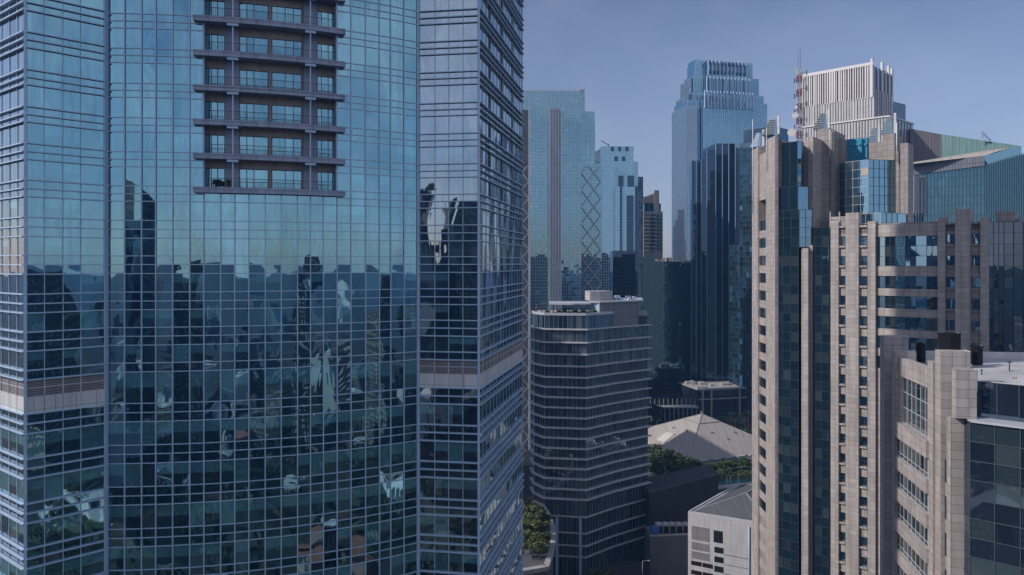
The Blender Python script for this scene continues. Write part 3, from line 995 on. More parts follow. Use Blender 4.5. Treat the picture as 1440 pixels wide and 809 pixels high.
# middle pale band, then lower block
A_, B_ = A + V2(.2, -1.0), B + V2(.2, -1.0)
ribbed(wt, A_, B_, lambda u: zz(175, Yc), lambda u: zlow + .3, 26, PALEP, GREYV, .12, .28)
A2, B2, E2 = pt(1129, 338), pt(1250, 312), pt(1284.5, 330)
zs2 = H + (370 - 163.4) * .312
block(wt, 'shoulder_core', [A2 + V2(.5, .3), B2 + V2(0, .5), E2 + V2(-.5, .3), E2 + V2(-10, 30), A2 + V2(15, 30)], 0, zs2 - .5, CONC_DARK)
ribbed(wt, A2, B2, lambda u: 0.0, lambda u: zs2, 30, PALEP, GREYV, .12, .32)
ribbed(wt, B2, E2, lambda u: 0.0, lambda u: zs2 - 0.3, 8, G_TEAL, WHITE_RIB, .4, .25)
c2 = MB()
c2.bar((A2.x, A2.y - .3, zs2), (B2.x, B2.y - .3, zs2), .5, .6); c2.bar((B2.x, B2.y - .3, zs2), (E2.x, E2.y - .3, zs2), .5, .6)
c2.build('shoulder_coping', WHITE_RIB, wt)
Es = pt(1273.5, 356)
block(wt, 'side_shoulder', [E + V2(-.3, 2), Es, Es + V2(0, 20), E + V2(-.3, 20)], 0, zz(143.5, 350), G_SMOKE)
ax = thing('ribbed_annex', 'low white ribbed box between the stone tower and the slanted green glass building', 'building', (170, 300, 0))
A3, B3 = pt(1284, 292), pt(1327, 298)
block(ax, 'core', [A3 + V2(0, .4), B3 + V2(0, .4), B3 + V2(0, 18), A3 + V2(0, 18)], 0, zz(249, 295), CONC_DARK)
ribbed(ax, A3, B3, lambda u: zz(300, 292), lambda u: zz(247, 292), 9, ALU_DARK, solid('annex_rib_paint', (0.42, 0.44, 0.50), .5), .4, .72)
ribbed(ax, A3 + V2(0, .2), B3 + V2(0, .2), lambda u: 0.0, lambda u: zz(300, 292), 12, G_DARK, ALU, .3, .2)

# 9. slanted roof building on the far right
sb = thing('slanted_roof_building', 'green glass building with a steeply slanted roof line at the right edge', 'building', (190, 300, 0))
GREENP = panelled('pale_green_panels', (0.20, 0.34, 0.33), 1.3, 30, .05, var=.05)
MAUVE = panelled('mauve_rib_panels', (0.17, 0.16, 0.18), 1.3, 30, .12, var=.08)
FASC = panelled('fascia_rib_panels', (0.20, 0.22, 0.26), 1.0, 30, .12, var=.08)
ROOFE = panelled('pale_roof_edge', (0.44, 0.40, 0.36), 1.4, 30, .06, var=.06)


def quad_px(mbx, pts, m=0, col=(0.01, 0.03, 0.04)):
    mbx.face([(pt(x, Yq).x, Yq, zz(y, Yq)) for x, y, Yq in pts], m, col)


def prism_px(mbx, pts, thick, m=0, col=(0.01, 0.03, 0.04)):
    fr_ = [Vector((pt(x, Yq).x, Yq, zz(y, Yq))) for x, y, Yq in pts]
    bk_ = [q + Vector((thick * .3, thick, 0)) for q in fr_]
    mbx.face(fr_, m, col); mbx.face(bk_[::-1], m, col)
    n = len(fr_)
    for i in range(n):
        j = (i + 1) % n
        mbx.face([fr_[j], fr_[i], bk_[i], bk_[j]], m, col)


q = MB(); prism_px(q, [(1280, 330, 322), (1324, 330, 318), (1324, 189, 318), (1280, 181, 322)], 14); q.build('rear_wall', MAUVE, sb)
q = MB(); prism_px(q, [(1324, 330, 318), (1436.5, 330, 305), (1436.5, 205.5, 305), (1324, 189, 318)], 14); q.build('sloping_wall', GREENP, sb)
q = MB(); prism_px(q, [(1280, 229, 296), (1385, 212, 286), (1417, 206.5, 284), (1417, 208.5, 284), (1385, 219, 284), (1280, 231, 292)], 12); q.build('roof_edge', ROOFE, sb)
q = MB(); prism_px(q, [(1280, 247, 296), (1384.5, 233, 283), (1384.5, 219, 283), (1280, 230.5, 296)], 12); q.build('fascia', FASC, sb)
q = MB(); prism_px(q, [(1384.7, 233, 283), (1436, 217, 290), (1436, 206, 290), (1384.7, 219, 283)], 12, col=(0.02, 0.10, 0.16)); q.build('end_fascia', G_TEAL, sb)
A, B, E = pt(1280, 297), pt(1384.5, 284), pt(1470, 276)
block(sb, 'core', [A + V2(.5, .6), B + V2(0, .6), E + V2(0, .6), E + V2(10, 22), A + V2(5, 22)], 0, zz(250, 284), CONC_DARK)
G_SLANT = glass('slant_glass', (0.40, 0.75, 0.92), 0.30)
face_grid(sb, A, B, 0, zz(233.5, 284), 1.25, 3.8, G_SLANT, bm=ALU_DARK, vb=(.22, .3), hb=(.12, .06), tone=(0.006, 0.03, 0.04), jit=.8, bright=.08)
n_ = 26
g_, b_ = MB(), MB()
for i in range(n_):
    u0, u1 = i / n_, (i + 1) / n_
    a, b = B + (E - B) * u0, B + (E - B) * u1
    zt_ = zz(233 - 25.5 * u0, a.y)
    panes(g_, a, b, zlin(0, zt_, 3.8), [0, 1], lambda i, j: (0.012 * random.uniform(.5, 1.6), 0.07, 0.11), tilt=.008, n=2)
    vbars(b_, a, b, [0], 0, zt_ + .5, .16, .4)
o = g_.build('glass_facade', G_SLANT, sb); b_.build('mullions', ALU_DARK, o)
q = MB()
p0, p1 = pt(1379, 310), pt(1391, 310)
for xx in (1379, 1383):
    a = pt(xx, 310); q.bar((a.x, a.y, zz(199, 310)), (a.x, a.y, zz(184.5, 310)), .25, .25)
for yy in (185, 189, 193):
    q.bar((p0.x, 310, zz(yy, 310)), (pt(1383, 310).x, 310, zz(yy, 310)), .2, .2)
q.bar((pt(1381, 310).x, 309.6, zz(187, 310)), (pt(1391, 310).x, 309.6, zz(197, 310)), .55, .55)
q.cbox(pt(1390, 310).x, 310, zz(199.5, 310), 1.4, 1.2, 1.4)
q.build('roof_crane', ALU, sb)

# ------------------------------------------------------------------ 10. stone tower on the right
st = thing('stone_tower', 'tall beige granite tower of stepped piers and blue glass bays at the right', 'tower', (75, 150, 0))
SO = V2(67.2, 145.4)
SU = V2(.755, -.656).normalized()
SN = V2(SU.y, -SU.x)                        # outward
SIN = -SN


def sp(px, off=0.0):
    """point of the front plane (set back by off) seen in column px"""
    return hit(px, SO + SIN * off, SU)


def pier(mbx, x0, x1, ytop, off=0.0, thick=2.0, z0=0.0, m=0, xs=None):
    a, b = sp(x0, off), sp(x1, off)
    z1 = zz(ytop, a.y)
    d = b - a
    mbx.box((a.x, a.y, z0), (d.x, d.y, 0), (SIN.x * thick, SIN.y * thick, 0), (0, 0, z1 - z0), m)
    return a, b, z1


# chamfer (left) face
CH0 = sp(1090, 0)
CHD = V2(.05, 1).normalized()
CH1 = hit(1057.5, CH0, CHD)
ZK = [113.45 - 4.03 * k for k in range(-1, 28)]
b = MB()
back = [CH1 + V2(9, 12), V2(105, 190), V2(135, 165), V2(118, 128), sp(1440, 6) + V2(12, 6)]
main_top = zz(318, 138)
bodypoly = [CH1 + V2(1.2, 0), CH0 + V2(1.5, 1.0), sp(1142, 2.6), sp(1231, 2.6), sp(1320, 2.2), sp(1392, 2.0), sp(1400, 4.5)] + back[::-1]
b.prism([(p.x, p.y) for p in bodypoly], 0, main_top - .4)
b.build('core_walls', STONE_GREY, st)
# chamfer piers
b = MB()
for (x0, x1, yt, o_, t_) in ((1057.5, 1066, 207, 0.0, 2.2), (1065.5, 1077.2, 213.7, 0.35, 1.8), (1077, 1090, 190.4, -0.5, 0.7)):
    p0 = hit(x1, CH0 + V2(o_, 0), CHD); p1 = hit(x0, CH0 + V2(o_, 0), CHD)
    zt_ = zz(yt, p0.y)
    d = p0 - p1
    if 1065 < x0 < 1066:
        b.box((p1.x, p1.y, zz(280, p0.y)), (d.x, d.y, 0), (t_, 0, 0), (0, 0, zt_ - zz(280, p0.y)))
        # spandrels between the chamfer windows
        for z in ZK:
            if z + 1.95 < zz(280, 160):
                b.box((p1.x, p1.y, z - 1.75), (d.x, d.y, 0), (t_, 0, 0), (0, 0, 1.75))
    else:
        b.box((p1.x, p1.y, 0), (d.x, d.y, 0), (t_, 0, 0), (0, 0, zt_))
b.build('chamfer_piers', STONE, st)
p0 = hit(1077.2, CH0 + V2(.5, 0), CHD); p1 = hit(1065.5, CH0 + V2(.5, 0), CHD)


def window(parent, A, B, z0, z1, nu, nv=1, low=None, tone=None, mat=G_SMOKE, fm=ALU_DARK, blind=.3):
    wm = MB()
    us = lin(nu)
    zs = [z0, z1] if nv == 1 and low is None else ([z0, z0 + low, z1] if low else zlin(z0, z1, (z1 - z0) / nv))
    tn = tone or [(0.008, 0.018, 0.025), (0.015, 0.03, 0.04), (0.006, 0.012, 0.018)]
    panes(wm, A, B, zs, us, lambda i, j: (0.12, 0.13, 0.12) if random.random() < blind * .35 else random.choice(tn), bow=.004, tilt=.01, n=3)
    vbars(wm, A, B, us, z0, z1, .09, .06, 1)
    hbars(wm, A, B, zs, .09, .05, 1)
    return wm.build('window', [mat, fm], parent)


for z in ZK:
    if z + 1.95 < zz(280, 160) and z > 52:
        window(st, p1, p0, z + .02, z + 2.26, 4)
ad = MB(); ad.box((p1.x + .05, p1.y, 0), (p0.x - p1.x, p0.y - p1.y, 0), (.5, 0, 0), (0, 0, 112)); ad.build('recess_back', STONE_GREY, st)

# front piers
piers = [(1127, 1136.5, 349, -0.6, 2.6), (1136.3, 1142.8, 345, 0.5, 2.0), (1168, 1179, 312.5, -0.3, 2.2), (1189, 1207.2, 299.7, -0.4, 2.3), (1220, 1231, 311.5, -0.4, 2.3),
         (1318.5, 1329.5, 306, -0.5, 2.5), (1343, 1364, 294.5, -1.6, 3.6), (1378.5, 1390, 305.5, -0.8, 2.6)]
for pr in piers:
    b = MB(); pier(b, *pr); b.build('pier', STONE, st)
# window columns
for (x0, x1, off, lowest) in ((1178.8, 1189.3, .55, 52), (1207, 1220.1, .55, 52), (1329, 1343.3, .6, 84), (1363.8, 1378.7, .6, 84)):
    A, B = sp(x0, off), sp(x1, off)
    sb_ = MB()
    dd = B - A
    for z in ZK:
        if z < lowest - 4 or z > 119: continue
        if z + 1.93 < 117.8:
            window(st, A + SN * .02, B + SN * .02, z + .12, z + 1.93, 2, mat=G_BLUE, tone=[(.02, .04, .06), (.03, .06, .08), (.01, .02, .03)])
        sb_.box((A.x, A.y, z - 2.1 + .05), (dd.x, dd.y, 0), (SN.x * .3, SN.y * .3, 0), (0, 0, 1.75))
        sb_.box((A.x, A.y, z - .3), (dd.x, dd.y, 0), (SN.x * .7, SN.y * .7, 0), (0, 0, .36))
    z = 117.85 - 1.9
    sb_.box((A.x, A.y, 116.0), (dd.x, dd.y, 0), (SN.x * .3, SN.y * .3, 0), (0, 0, 1.5))
    q = A - SN * .05
    sb_.box((q.x, q.y, 0), (dd.x, dd.y, 0), (SIN.x * .3, SIN.y * .3, 0), (0, 0, 117.4), 1)
    sb_.build('spandrels', [STONE, ALU_DARK], st)
# curved middle facade with ribbon windows
ca, cb = sp(1231, .3), sp(1318.5, .3)
nseg = 6
carc = []
for i in range(nseg + 1):
    u = i / nseg
    q = ca + (cb - ca) * u + SN * (1.3 * 4 * u * (1 - u) * .5)
    carc.append(q)
bands = [(117.6, 115.2)]
rib = [(109.4, 115.2, 3)] + [(z, z + 2.45, 1) for z in (105.0, 101.1, 97.1, 93.2, 89.2)]
sb_ = MB()
lvl = [119.0 - 1.2]
zcur = zz(315, 137)
tops = [zcur] + [r_[0] for r_ in rib]
bots = [r_[1] for r_ in rib] + [0]
for zt_, zb_ in zip(tops, bots):
    for a, c in zip(carc[:-1], carc[1:]):
        d = c - a
        sb_.box((a.x, a.y, zb_), (d.x, d.y, 0), (SIN.x * .6, SIN.y * .6, 0), (0, 0, zt_ - zb_))
sb_.build('curved_spandrels', STONE, st)
for (z0, z1, nv) in rib:
    wm = MB()
    for k, (a, c) in enumerate(zip(carc[:-1], carc[1:])):
        a2, c2_ = a + SIN * .3, c + SIN * .3
        zs = zlin(z0, z1, (z1 - z0) / 3) if nv == 3 else [z0, z0 + .5, z1]
        panes(wm, a2, c2_, zs, lin(2) if k % 2 else lin(1), lambda i, j: random.choice([(.02, .05, .06), (.04, .08, .09), (.01, .02, .03), (.09, .11, .11)]), bow=.004, tilt=.012, n=3)
        vbars(wm, a2, c2_, lin(2) if k % 2 else lin(1), z0, z1, .09, .06, 1)
        hbars(wm, a2, c2_, zs, .08, .05, 1)
    wm.build('ribbon_window', [G_BLUE, ALU_DARK], st)


def bay(parent, plist, z0, z1, mat, dv=2.015, tone=(0.012, 0.035, 0.05), widths=(2, 3, 1), name='glass_bay', bm=ALU_DARK, bow=.006, vblind=.18, zoff=None):
    """projecting glazed bay on a polyline of plan points"""
    g, b = MB(), MB()
    if zoff is None:
        zs = zlin(z0, z1, dv)
    else:
        zs = [z0] + [q for q in zoff if z0 + .4 < q < z1 - .4] + [z1]
    for k, (a, c) in enumerate(zip(plist[:-1], plist[1:])):
        nu = widths[k]

        def cf_(i, j):
            if j % 2 == 1 and random.random() < vblind * 2.4:
                k_ = random.uniform(.6, 1.2); return (0.055 * k_, 0.085 * k_, 0.095 * k_)
            if random.random() < vblind * .4:
                return (0.03, 0.05, 0.06)
            s_ = random.uniform(.75, 1.25)
            return tuple(q * s_ for q in tone)
        panes(g, a, c, zs, lin(nu), cf_, bow=bow, tilt=.012, n=3)
        vbars(b, a, c, lin(nu), z0, z1, .07, .05)
        hbars(b, a, c, zs, .07, .04)
    o = g.build(name, mat, parent)
    b.build('mullions', bm, o)
    return o


ZB = sorted([z for z in ZK] + [z + 2.015 for z in ZK])
G_BAY = glass('bay_glass', (0.45, 0.75, 1.0), 0.5, wave=0.04)
# bay 1 (tall, stepping in towards the top)
bay(st, [sp(1088, .6), sp(1090.5, -1.1), sp(1122.8, -1.1), sp(1126.8, 1.0)], 0, zz(348, 152), G_BAY, zoff=ZB)
bay(st, [sp(1088, .6), sp(1090.5, -1.1), sp(1124, -1.1), sp(1142, 0.9)], zz(348, 152), zz(296, 152), G_BAY, widths=(1, 3, 2), zoff=ZB)
bay(st, [sp(1095, .4), sp(1096.5, -.6), sp(1122, -.6), sp(1137, 1.4)], zz(296, 152), zz(263.5, 152), G_BAY, widths=(1, 2, 1), zoff=ZB)
bay(st, [sp(1099.5, .8), sp(1100.5, -.1), sp(1121.5, -.1), sp(1129.5, 1.9)], zz(263.5, 152), zz(200, 152), G_BAY, widths=(1, 2, 1), zoff=ZB)
b = MB()
b.prism([(p.x, p.y) for p in (sp(1091, -.6), sp(1123, -.6), sp(1140, 1.4), sp(1140, 6), sp(1091, 6))], zz(348, 152), zz(296, 152) - .05)
b.prism([(p.x, p.y) for p in (sp(1097, -.2), sp(1121.5, -.2), sp(1135, 1.9), sp(1135, 6), sp(1097, 6))], zz(296, 152), zz(263.5, 152) - .05)
b.prism([(p.x, p.y) for p in (sp(1101, .3), sp(1121, .3), sp(1128.5, 2.4), sp(1128.5, 8), sp(1101, 8))], zz(263.5, 152), zz(200, 152) - .05)
b.prism([(p.x, p.y) for p in (sp(1091, -.7), sp(1122.3, -.7), sp(1125.5, 1.2), sp(1125.5, 4), sp(1091, 4))], 0, zz(348, 152) - .05)
b.build('bay_core', CONC_DARK, st)
# bay 2
bay(st, [sp(1143, 1.2), sp(1146, .5), sp(1166, .5), sp(1168.2, 1.2)], 0, zz(320, 148), G_BAY, widths=(1, 2, 1), zoff=ZB)
# upper piers flanking bay 1
b = MB(); pier(b, 1085, 1100, 198, .2, 5.0, z0=zz(263.5, 152)); b.build('upper_pier', STONE, st)
b = MB(); pier(b, 1085, 1096, 215, -.2, 4.0, z0=zz(298, 152)); b.build('upper_pier', STONE, st)
b = MB(); pier(b, 1136.5, 1143.5, 193, 3.0, 8.0, z0=zz(330, 150)); b.build('upper_pier', STONE, st)
b = MB(); pier(b, 1129.5, 1136.5, 200, 4.0, 5.0, z0=zz(330, 150)); b.build('upper_pier', STONE, st)
# crown behind the front plane
b = MB(); pier(b, 1150, 1166, 182, 9.0, 8.0, z0=100); b.build('crown_wall', STONE_GREY, st)
b = MB(); pier(b, 1143.5, 1152, 262, 7.0, 8.0, z0=100); b.build('crown_wall', STONE_GREY, st)
b = MB(); pier(b, 1167.5, 1172.5, 184, 9.2, 8.0, z0=100); b.build('crown_wall', STONE_GREY, st)
b = MB(); pier(b, 1172, 1184.5, 195.8, 13.0, 8.0, z0=100); b.build('crown_wall', STONE_GREY, st)
b = MB(); pier(b, 1241, 1258, 189, 16.0, 6.0, z0=100); b.build('crown_wall', STONE_GREY, st)
b = MB(); pier(b, 1222, 1241, 201, 17.0, 6.0, z0=100); b.build('crown_wall', STONE_GREY, st)
b = MB(); pier(b, 1184, 1259, 206.5, 17.5, 8.0, z0=100); b.build('crown_wall', STONE_GREY, st)
b = MB(); pier(b, 1259.5, 1265, 213, 15.0, 4.0, z0=100); b.build('crown_wall', STONE_GREY, st)
b = MB(); pier(b, 1266, 1277, 202, 14.0, 5.0, z0=100); b.build('crown_wall', STONE_GREY, st)
b = MB(); pier(b, 1168, 1200, 305, 6.0, 3.0, z0=100); b.build('crown_wall', STONE_GREY, st)
b = MB()
pier(b, 1184.3, 1219.5, 197, 17.0, .5, z0=zz(206.5, 140))
for i in range(8):
    q = sp(1187 + i * 4.2, 16.9)
    b.tube((q.x, q.y, zz(203.5, q.y)), (q.x + SN.x * .15, q.y + SN.y * .15, zz(203.5, q.y)), .24, .24, 10, 1)
b.build('teal_band', [TEALBAND, solid('teal_disc', (0.06, 0.36, 0.52), .4)], st)
# glazed penthouse box
q0, q1 = sp(1180, 15.0), sp(1221, 8.5)
qc = sp(1188, 11)
pa, pb = sp(1180, 12.5), sp(1221, 10.0)
pc = hit(1259.5, pb, V2(1, .22))
zb0, zb1 = zz(294, 140), zz(213, 140)
bay(st, [pa, sp(1189, 11.2), pb], zb0, zb1, G_BLUE, dv=2.0, widths=(1, 3), tone=(.01, .04, .06), name='penthouse_glazing', bm=ALU_PALE, vblind=.08)
bay(st, [pb, pc], zb0, zb1 + .05, G_BLUE, dv=2.0, widths=(5,), tone=(.03, .12, .17), name='penthouse_glazing', bm=ALU_DARK, vblind=.0, bow=.002)
b = MB()
b.prism([(p.x, p.y) for p in (pa + V2(.3, .3), pb + V2(0, .35), pc + V2(0, .3), pc + V2(2, 8), pa + V2(3, 8))], 100, zb1 - .1)
b.build('penthouse_core', CONC_DARK, st)
pa2, pb2 = sp(1197, 9.0), sp(1239, 6.5)
pc2 = hit(1262, pb2, V2(1, .22)); pd2 = hit(1277, pb2, V2(1, .5))
z0_, z1_p = 112, zz(294.5, 137)
bay(st, [pa2, pb2], z0_, z1_p, G_BLUE, dv=2.0, widths=(4,), tone=(.01, .04, .06), name='penthouse_base', bm=ALU_PALE, vblind=.05)
bay(st, [pb2, pc2, pd2], z0_, z1_p, G_BLUE, dv=2.0, widths=(3, 1), tone=(.03, .11, .16), name='penthouse_base', vblind=0)
b = MB(); b.prism([(p.x, p.y) for p in (pa2 + V2(.2, .3), pb2 + V2(0, .3), pc2 + V2(-.1, .3), pd2 + V2(-.4, .4), pd2 + V2(2, 6), pa2 + V2(3, 6))], 105, z1_p - .05); b.build('penthouse_base_core', CONC_DARK, st)
# a boarded pane on the penthouse
d = (pb - sp(1189, 11.2)); a = sp(1189, 11.2) + d * (2 / 3 + .02)
b = MB(); nr = V2(d.y, -d.x).normalized()
zrow = zb1 - 4.0
b.box((a.x, a.y, zz(236, 140)), (d.x * .3, d.y * .3, 0), (nr.x * .04, nr.y * .04, 0), (0, 0, 1.55)); b.build('boarded_pane', BLINDW, st)
# roof deck and parapet of the main block
b = MB(); b.prism([(p.x, p.y) for p in (sp(1170, 3), sp(1390, 2.4), sp(1400, 14), sp(1180, 22))], main_top - .39, main_top - .2); b.build('roof_deck', ROOF_PALE, st)
for a_ in ((1400.5, 1427, 298, 3.0, 4.0, 115), (1427, 1434, 308, 3.5, 3.0, 115), (1231, 1318, 314.6, .8, 1.0, 116)):
    b = MB(); pier(b, *a_[:5], z0=a_[5]); b.build('roof_upstand', STONE_GREY, st)
# right glass bay, facing the camera
RB = sp(1390, .2)
RE = hit(1412, RB + V2(0, 0), V2(1, -.25)); RF = hit(1480, RE, V2(1, .02))
bay(st, [RB, RE, RF], 60, zz(312, 128), G_SMOKE, widths=(3, 5), dv=2.0, tone=(.012, .03, .045), zoff=ZB)
b = MB(); b.prism([(p.x, p.y) for p in (RB + V2(.2, .4), RE + V2(0, .4), RF + V2(0, .4), RF + V2(2, 12), RB + V2(3, 12))], 0, zz(312, 128) - .06); b.build('bay_core', CONC_DARK, st)


# stepped glass lanterns on the piers
def lantern(px, off, ybase, ytop, w, steps=6, chamfer=False, n_=0):
    q = hit(px, CH0 + V2(off, 0), CHD) if chamfer else sp(px, off)
    l = MB()
    zb_, zt_ = zz(ybase, q.y), zz(ytop, q.y)
    hh = (zt_ - zb_) / steps
    rz = math.atan2(SU.y, SU.x)
    for i in range(steps):
        s_ = w * (1 - .62 * i / steps)
        c = q + SIN * (w / 2) + SU * (w - s_) / 2
        l.cbox(c.x, c.y, zb_ + i * hh, s_, s_, hh - .06, rz, 0, (.20, .28, .30))
        l.cbox(c.x, c.y, zb_ + (i + 1) * hh - .06, s_ * .92, s_ * .92, .06, rz, 1)
    a = q + SU * w * .95 + SIN * .1
    l.cbox(a.x, a.y, zb_, .45, .45, zt_ - zb_ + .5, rz, 1)
    l.build('lantern', [G_PALE, MASTW], st)


lantern(1061.5, .6, 207, 187, 2.2, 6, True)
lantern(1079.5, .6, 190.4, 168, 2.6, 7, True)
lantern(1151, 9.6, 182, 159.5, 2.3, 7)
lantern(1245, 16.4, 189, 164, 2.0, 7)
lantern(1225.5, 17.4, 201, 180, 1.6, 6)
for (px, off, y0, y1, r_) in ((1167, 8.6, 182, 222, .12), (1261, 14.5, 173, 228, .13), (1058.5, -.3, 168, 300, .10), (1078, -.7, 180, 240, .08)):
    q = sp(px, off) if px > 1090 else hit(px, CH0 + V2(off, 0), CHD)
    b = MB(); b.tube((q.x, q.y, zz(y1, q.y)), (q.x, q.y, zz(y0, q.y)), r_, r_, 8); b.build('flagpole', MASTW, st)
# frame ladder on the ledge
b = MB()
for px in (1167.5, 1180.5):
    q = sp(px, 4.0); b.bar((q.x, q.y, zz(330, q.y)), (q.x, q.y, zz(298, q.y)), .18, .18)
for yy in (307, 312, 318):
    a, c = sp(1167.5, 4.0), sp(1180.5, 4.0); b.bar((a.x, a.y, zz(yy, a.y)), (c.x, c.y, zz(yy, c.y)), .14, .14)
b.build('access_frame', MASTW, st)
# white plant pipework behind the pier
b = MB()
for i in range(4):
    for k in range(6):
        u0, u1 = k / 6, (k + 1) / 6
        a, c = sp(1331 + 12 * u0, 4 + i * .7), sp(1331 + 12 * u1, 4 + i * .7)
        b.tube((a.x, a.y, zz(316 - 17 * math.sin(u0 * 1.45), a.y)), (c.x, c.y, zz(316 - 17 * math.sin(u1 * 1.45), c.y)), .10, .10, 6)
b.build('roof_pipework', MASTW, st)

# red and white lattice mast with dishes, standing on the roof behind
mq = pt(1124, 175.0)
mz0, mz1 = zz(215, 175), zz(97, 175)
mast = thing('lattice_mast', 'red and white lattice antenna mast hung with round dishes above the stone tower', 'antenna mast', (mq.x, mq.y, mz0))
b = MB()
nst = 12
wd = 0.46
for k in range(nst):
    za, zb_ = mz0 + (mz1 - mz0) * k / nst, mz0 + (mz1 - mz0) * (k + 1) / nst
    m_ = k % 2
    cs = [(wd * sx, wd * sy) for sx, sy in ((-1, -1), (1, -1), (1, 1), (-1, 1))]
    for i in range(4):
        x0, y0 = cs[i]; x1, y1 = cs[(i + 1) % 4]
        b.bar((mq.x + x0, mq.y + y0, za), (mq.x + x0, mq.y + y0, zb_), .16, .16, m_)
        zm = (za + zb_) / 2
        for a_, c_ in ((za, zm), (zm, zb_)):
            b.bar((mq.x + x0, mq.y + y0, a_), (mq.x + x1, mq.y + y1, c_), .08, .08, m_)
            b.bar((mq.x + x0, mq.y + y0, c_ + .02), (mq.x + x1, mq.y + y1, c_ + .02), .08, .08, m_)
b.build('lattice', [RED, MASTW], mast)
b = MB()
for dx, hh in ((-.25, 5.2), (.3, 5.8)):
    b.tube((mq.x + dx, mq.y, mz1), (mq.x + dx, mq.y, mz1 + hh * .9), .035, .03, 6)
for k in range(9):
    za = mz1 - 1.2 - k * 1.9
    s_ = -1 if k % 2 else 1
    b.bar((mq.x, mq.y - .6, za), (mq.x + s_ * 1.5, mq.y - .8, za), .07, .07)
    b.bar((mq.x + s_ * 1.5, mq.y - .8, za - .6), (mq.x + s_ * 1.5, mq.y - .8, za + .6), .16, .16)
b.build('whip_antennas', ALU_DARK, mast)


def dish(px, py, rad, Yq, face=(-.45, -.9, 0)):
    q = pt(px, Yq); c = Vector((q.x, q.y, zz(py, Yq)))
    f = Vector(face).normalized(); a = f.orthogonal().normalized(); b2 = f.cross(a)
    d_ = MB()
    rings = [(0, -.35), (.5, -.28), (.85, -.12), (1, 0)]
    n = 18
    base = len(d_.v)
    for r_, h_ in rings:
        for i in range(n):
            t_ = 2 * math.pi * i / n
            d_.v.append(tuple(c + (a * math.cos(t_) + b2 * math.sin(t_)) * rad * max(r_, .02) + f * h_ * rad))
    for k in range(3):
        for i in range(n):
            j = (i + 1) % n
            d_.f.append([base + k * n + i, base + k * n + j, base + (k + 1) * n + j, base + (k + 1) * n + i]); d_.m.append(0); d_.c.append((1, 1, 1)); d_.sm.append(True)
    d_.tube(c - f * rad * .1, c + f * rad * .02, rad * 1.0, rad, n)
    d_.bar(c - f * rad * .3, Vector((mq.x, mq.y, c.z)), .1, .1)
    d_.build('dish', DISH, mast)


dish(1118.3, 162.5, .75, 173.8)
dish(1113.2, 186.5, 1.0, 173.6)
dish(1122.5, 157, .5, 173.8, (.2, -1, 0))
dish(1131, 112, .55, 174.5, (.8, -.6, 0))
dish(1120, 151, .4, 174.0, (-.9, -.3, 0))
b = MB(); q = mq
b.cbox(mq.x, mq.y, 100, 2.2, 2.2, mz0 - 100, .3); b.build('mast_base', STONE_GREY, mast)

# ------------------------------------------------------------------ 11. lower annex of the stone tower (right foreground)
an = thing('stone_annex', 'lower granite building with flat pale roof and dark glass bay, right foreground', 'building', (60, 85, 0))
WD = V2(.19, .98).normalized()
WN = V2(-WD.y, WD.x)


def abox(mbx, px, Yq, wide, L, ytop=None, z1=None, z0=0.0, m=0):
    c = pt(px, Yq)
    z1 = zz(ytop, Yq) if z1 is None else z1
    e = V2(WD.y, -WD.x)
    mbx.box((c.x, c.y, z0), (e.x * wide, e.y * wide, 0), (WD.x * L, WD.y * L, 0), (0, 0, z1 - z0), m)


for a_, k_ in (((1243, 97, 3.0, 1.7, 473), {}), ((1258, 92, 2.4, 1.07, 493.6), {}), ((1312, 80.5, 2.2, 1.64, 509.7), {}), ((1323, 78, 2.9, 1.63, 494), {}),
               ((1343.8, 74, 2.0, .94, 520), dict(z0=zz(588, 74))), ((1336.5, 75.0, 2.0, 1.0), dict(z1=zz(588, 75)))):
    b = MB(); abox(b, *a_, **k_); b.build('pier', STONE, an)
b = MB()
for (px, Yq, wide, L, yt) in ((1243, 97, 3.0, 1.7, 473), (1323, 78, 2.9, 1.63, 494), (1258, 92, 2.4, 1.07, 493.6), (1343.8, 74, 2.0, .94, 520)):
    c = pt(px, Yq); e = V2(WD.y, -WD.x); z1 = zz(yt, Yq)
    q = c + e * (wide + .003) + WD * .1
    b.box((q.x, q.y, z1 - 2.2), (e.x * .1, e.y * .1, 0), (WD.x * (L - .2), WD.y * (L - .2), 0), (0, 0, 2.25))
b.build('pier_flashing', MASTW, an)
wa, wb = hit(1266, pt(1304, 82.5), WD), pt(1304, 82.5)
dW = wb - wa
zpar = 97.8
zwt, zwb = 95.5, 89.6
b = MB()
e = V2(WD.y, -WD.x)
b.box((wa.x, wa.y, zwt), (dW.x, dW.y, 0), (e.x * .8, e.y * .8, 0), (0, 0, zpar - zwt))
for side in (wa - WD * 0, ):
    b.box((side.x, side.y, 0), (WD.x * 2.0, WD.y * 2.0, 0), (e.x * .8, e.y * .8, 0), (0, 0, zpar))
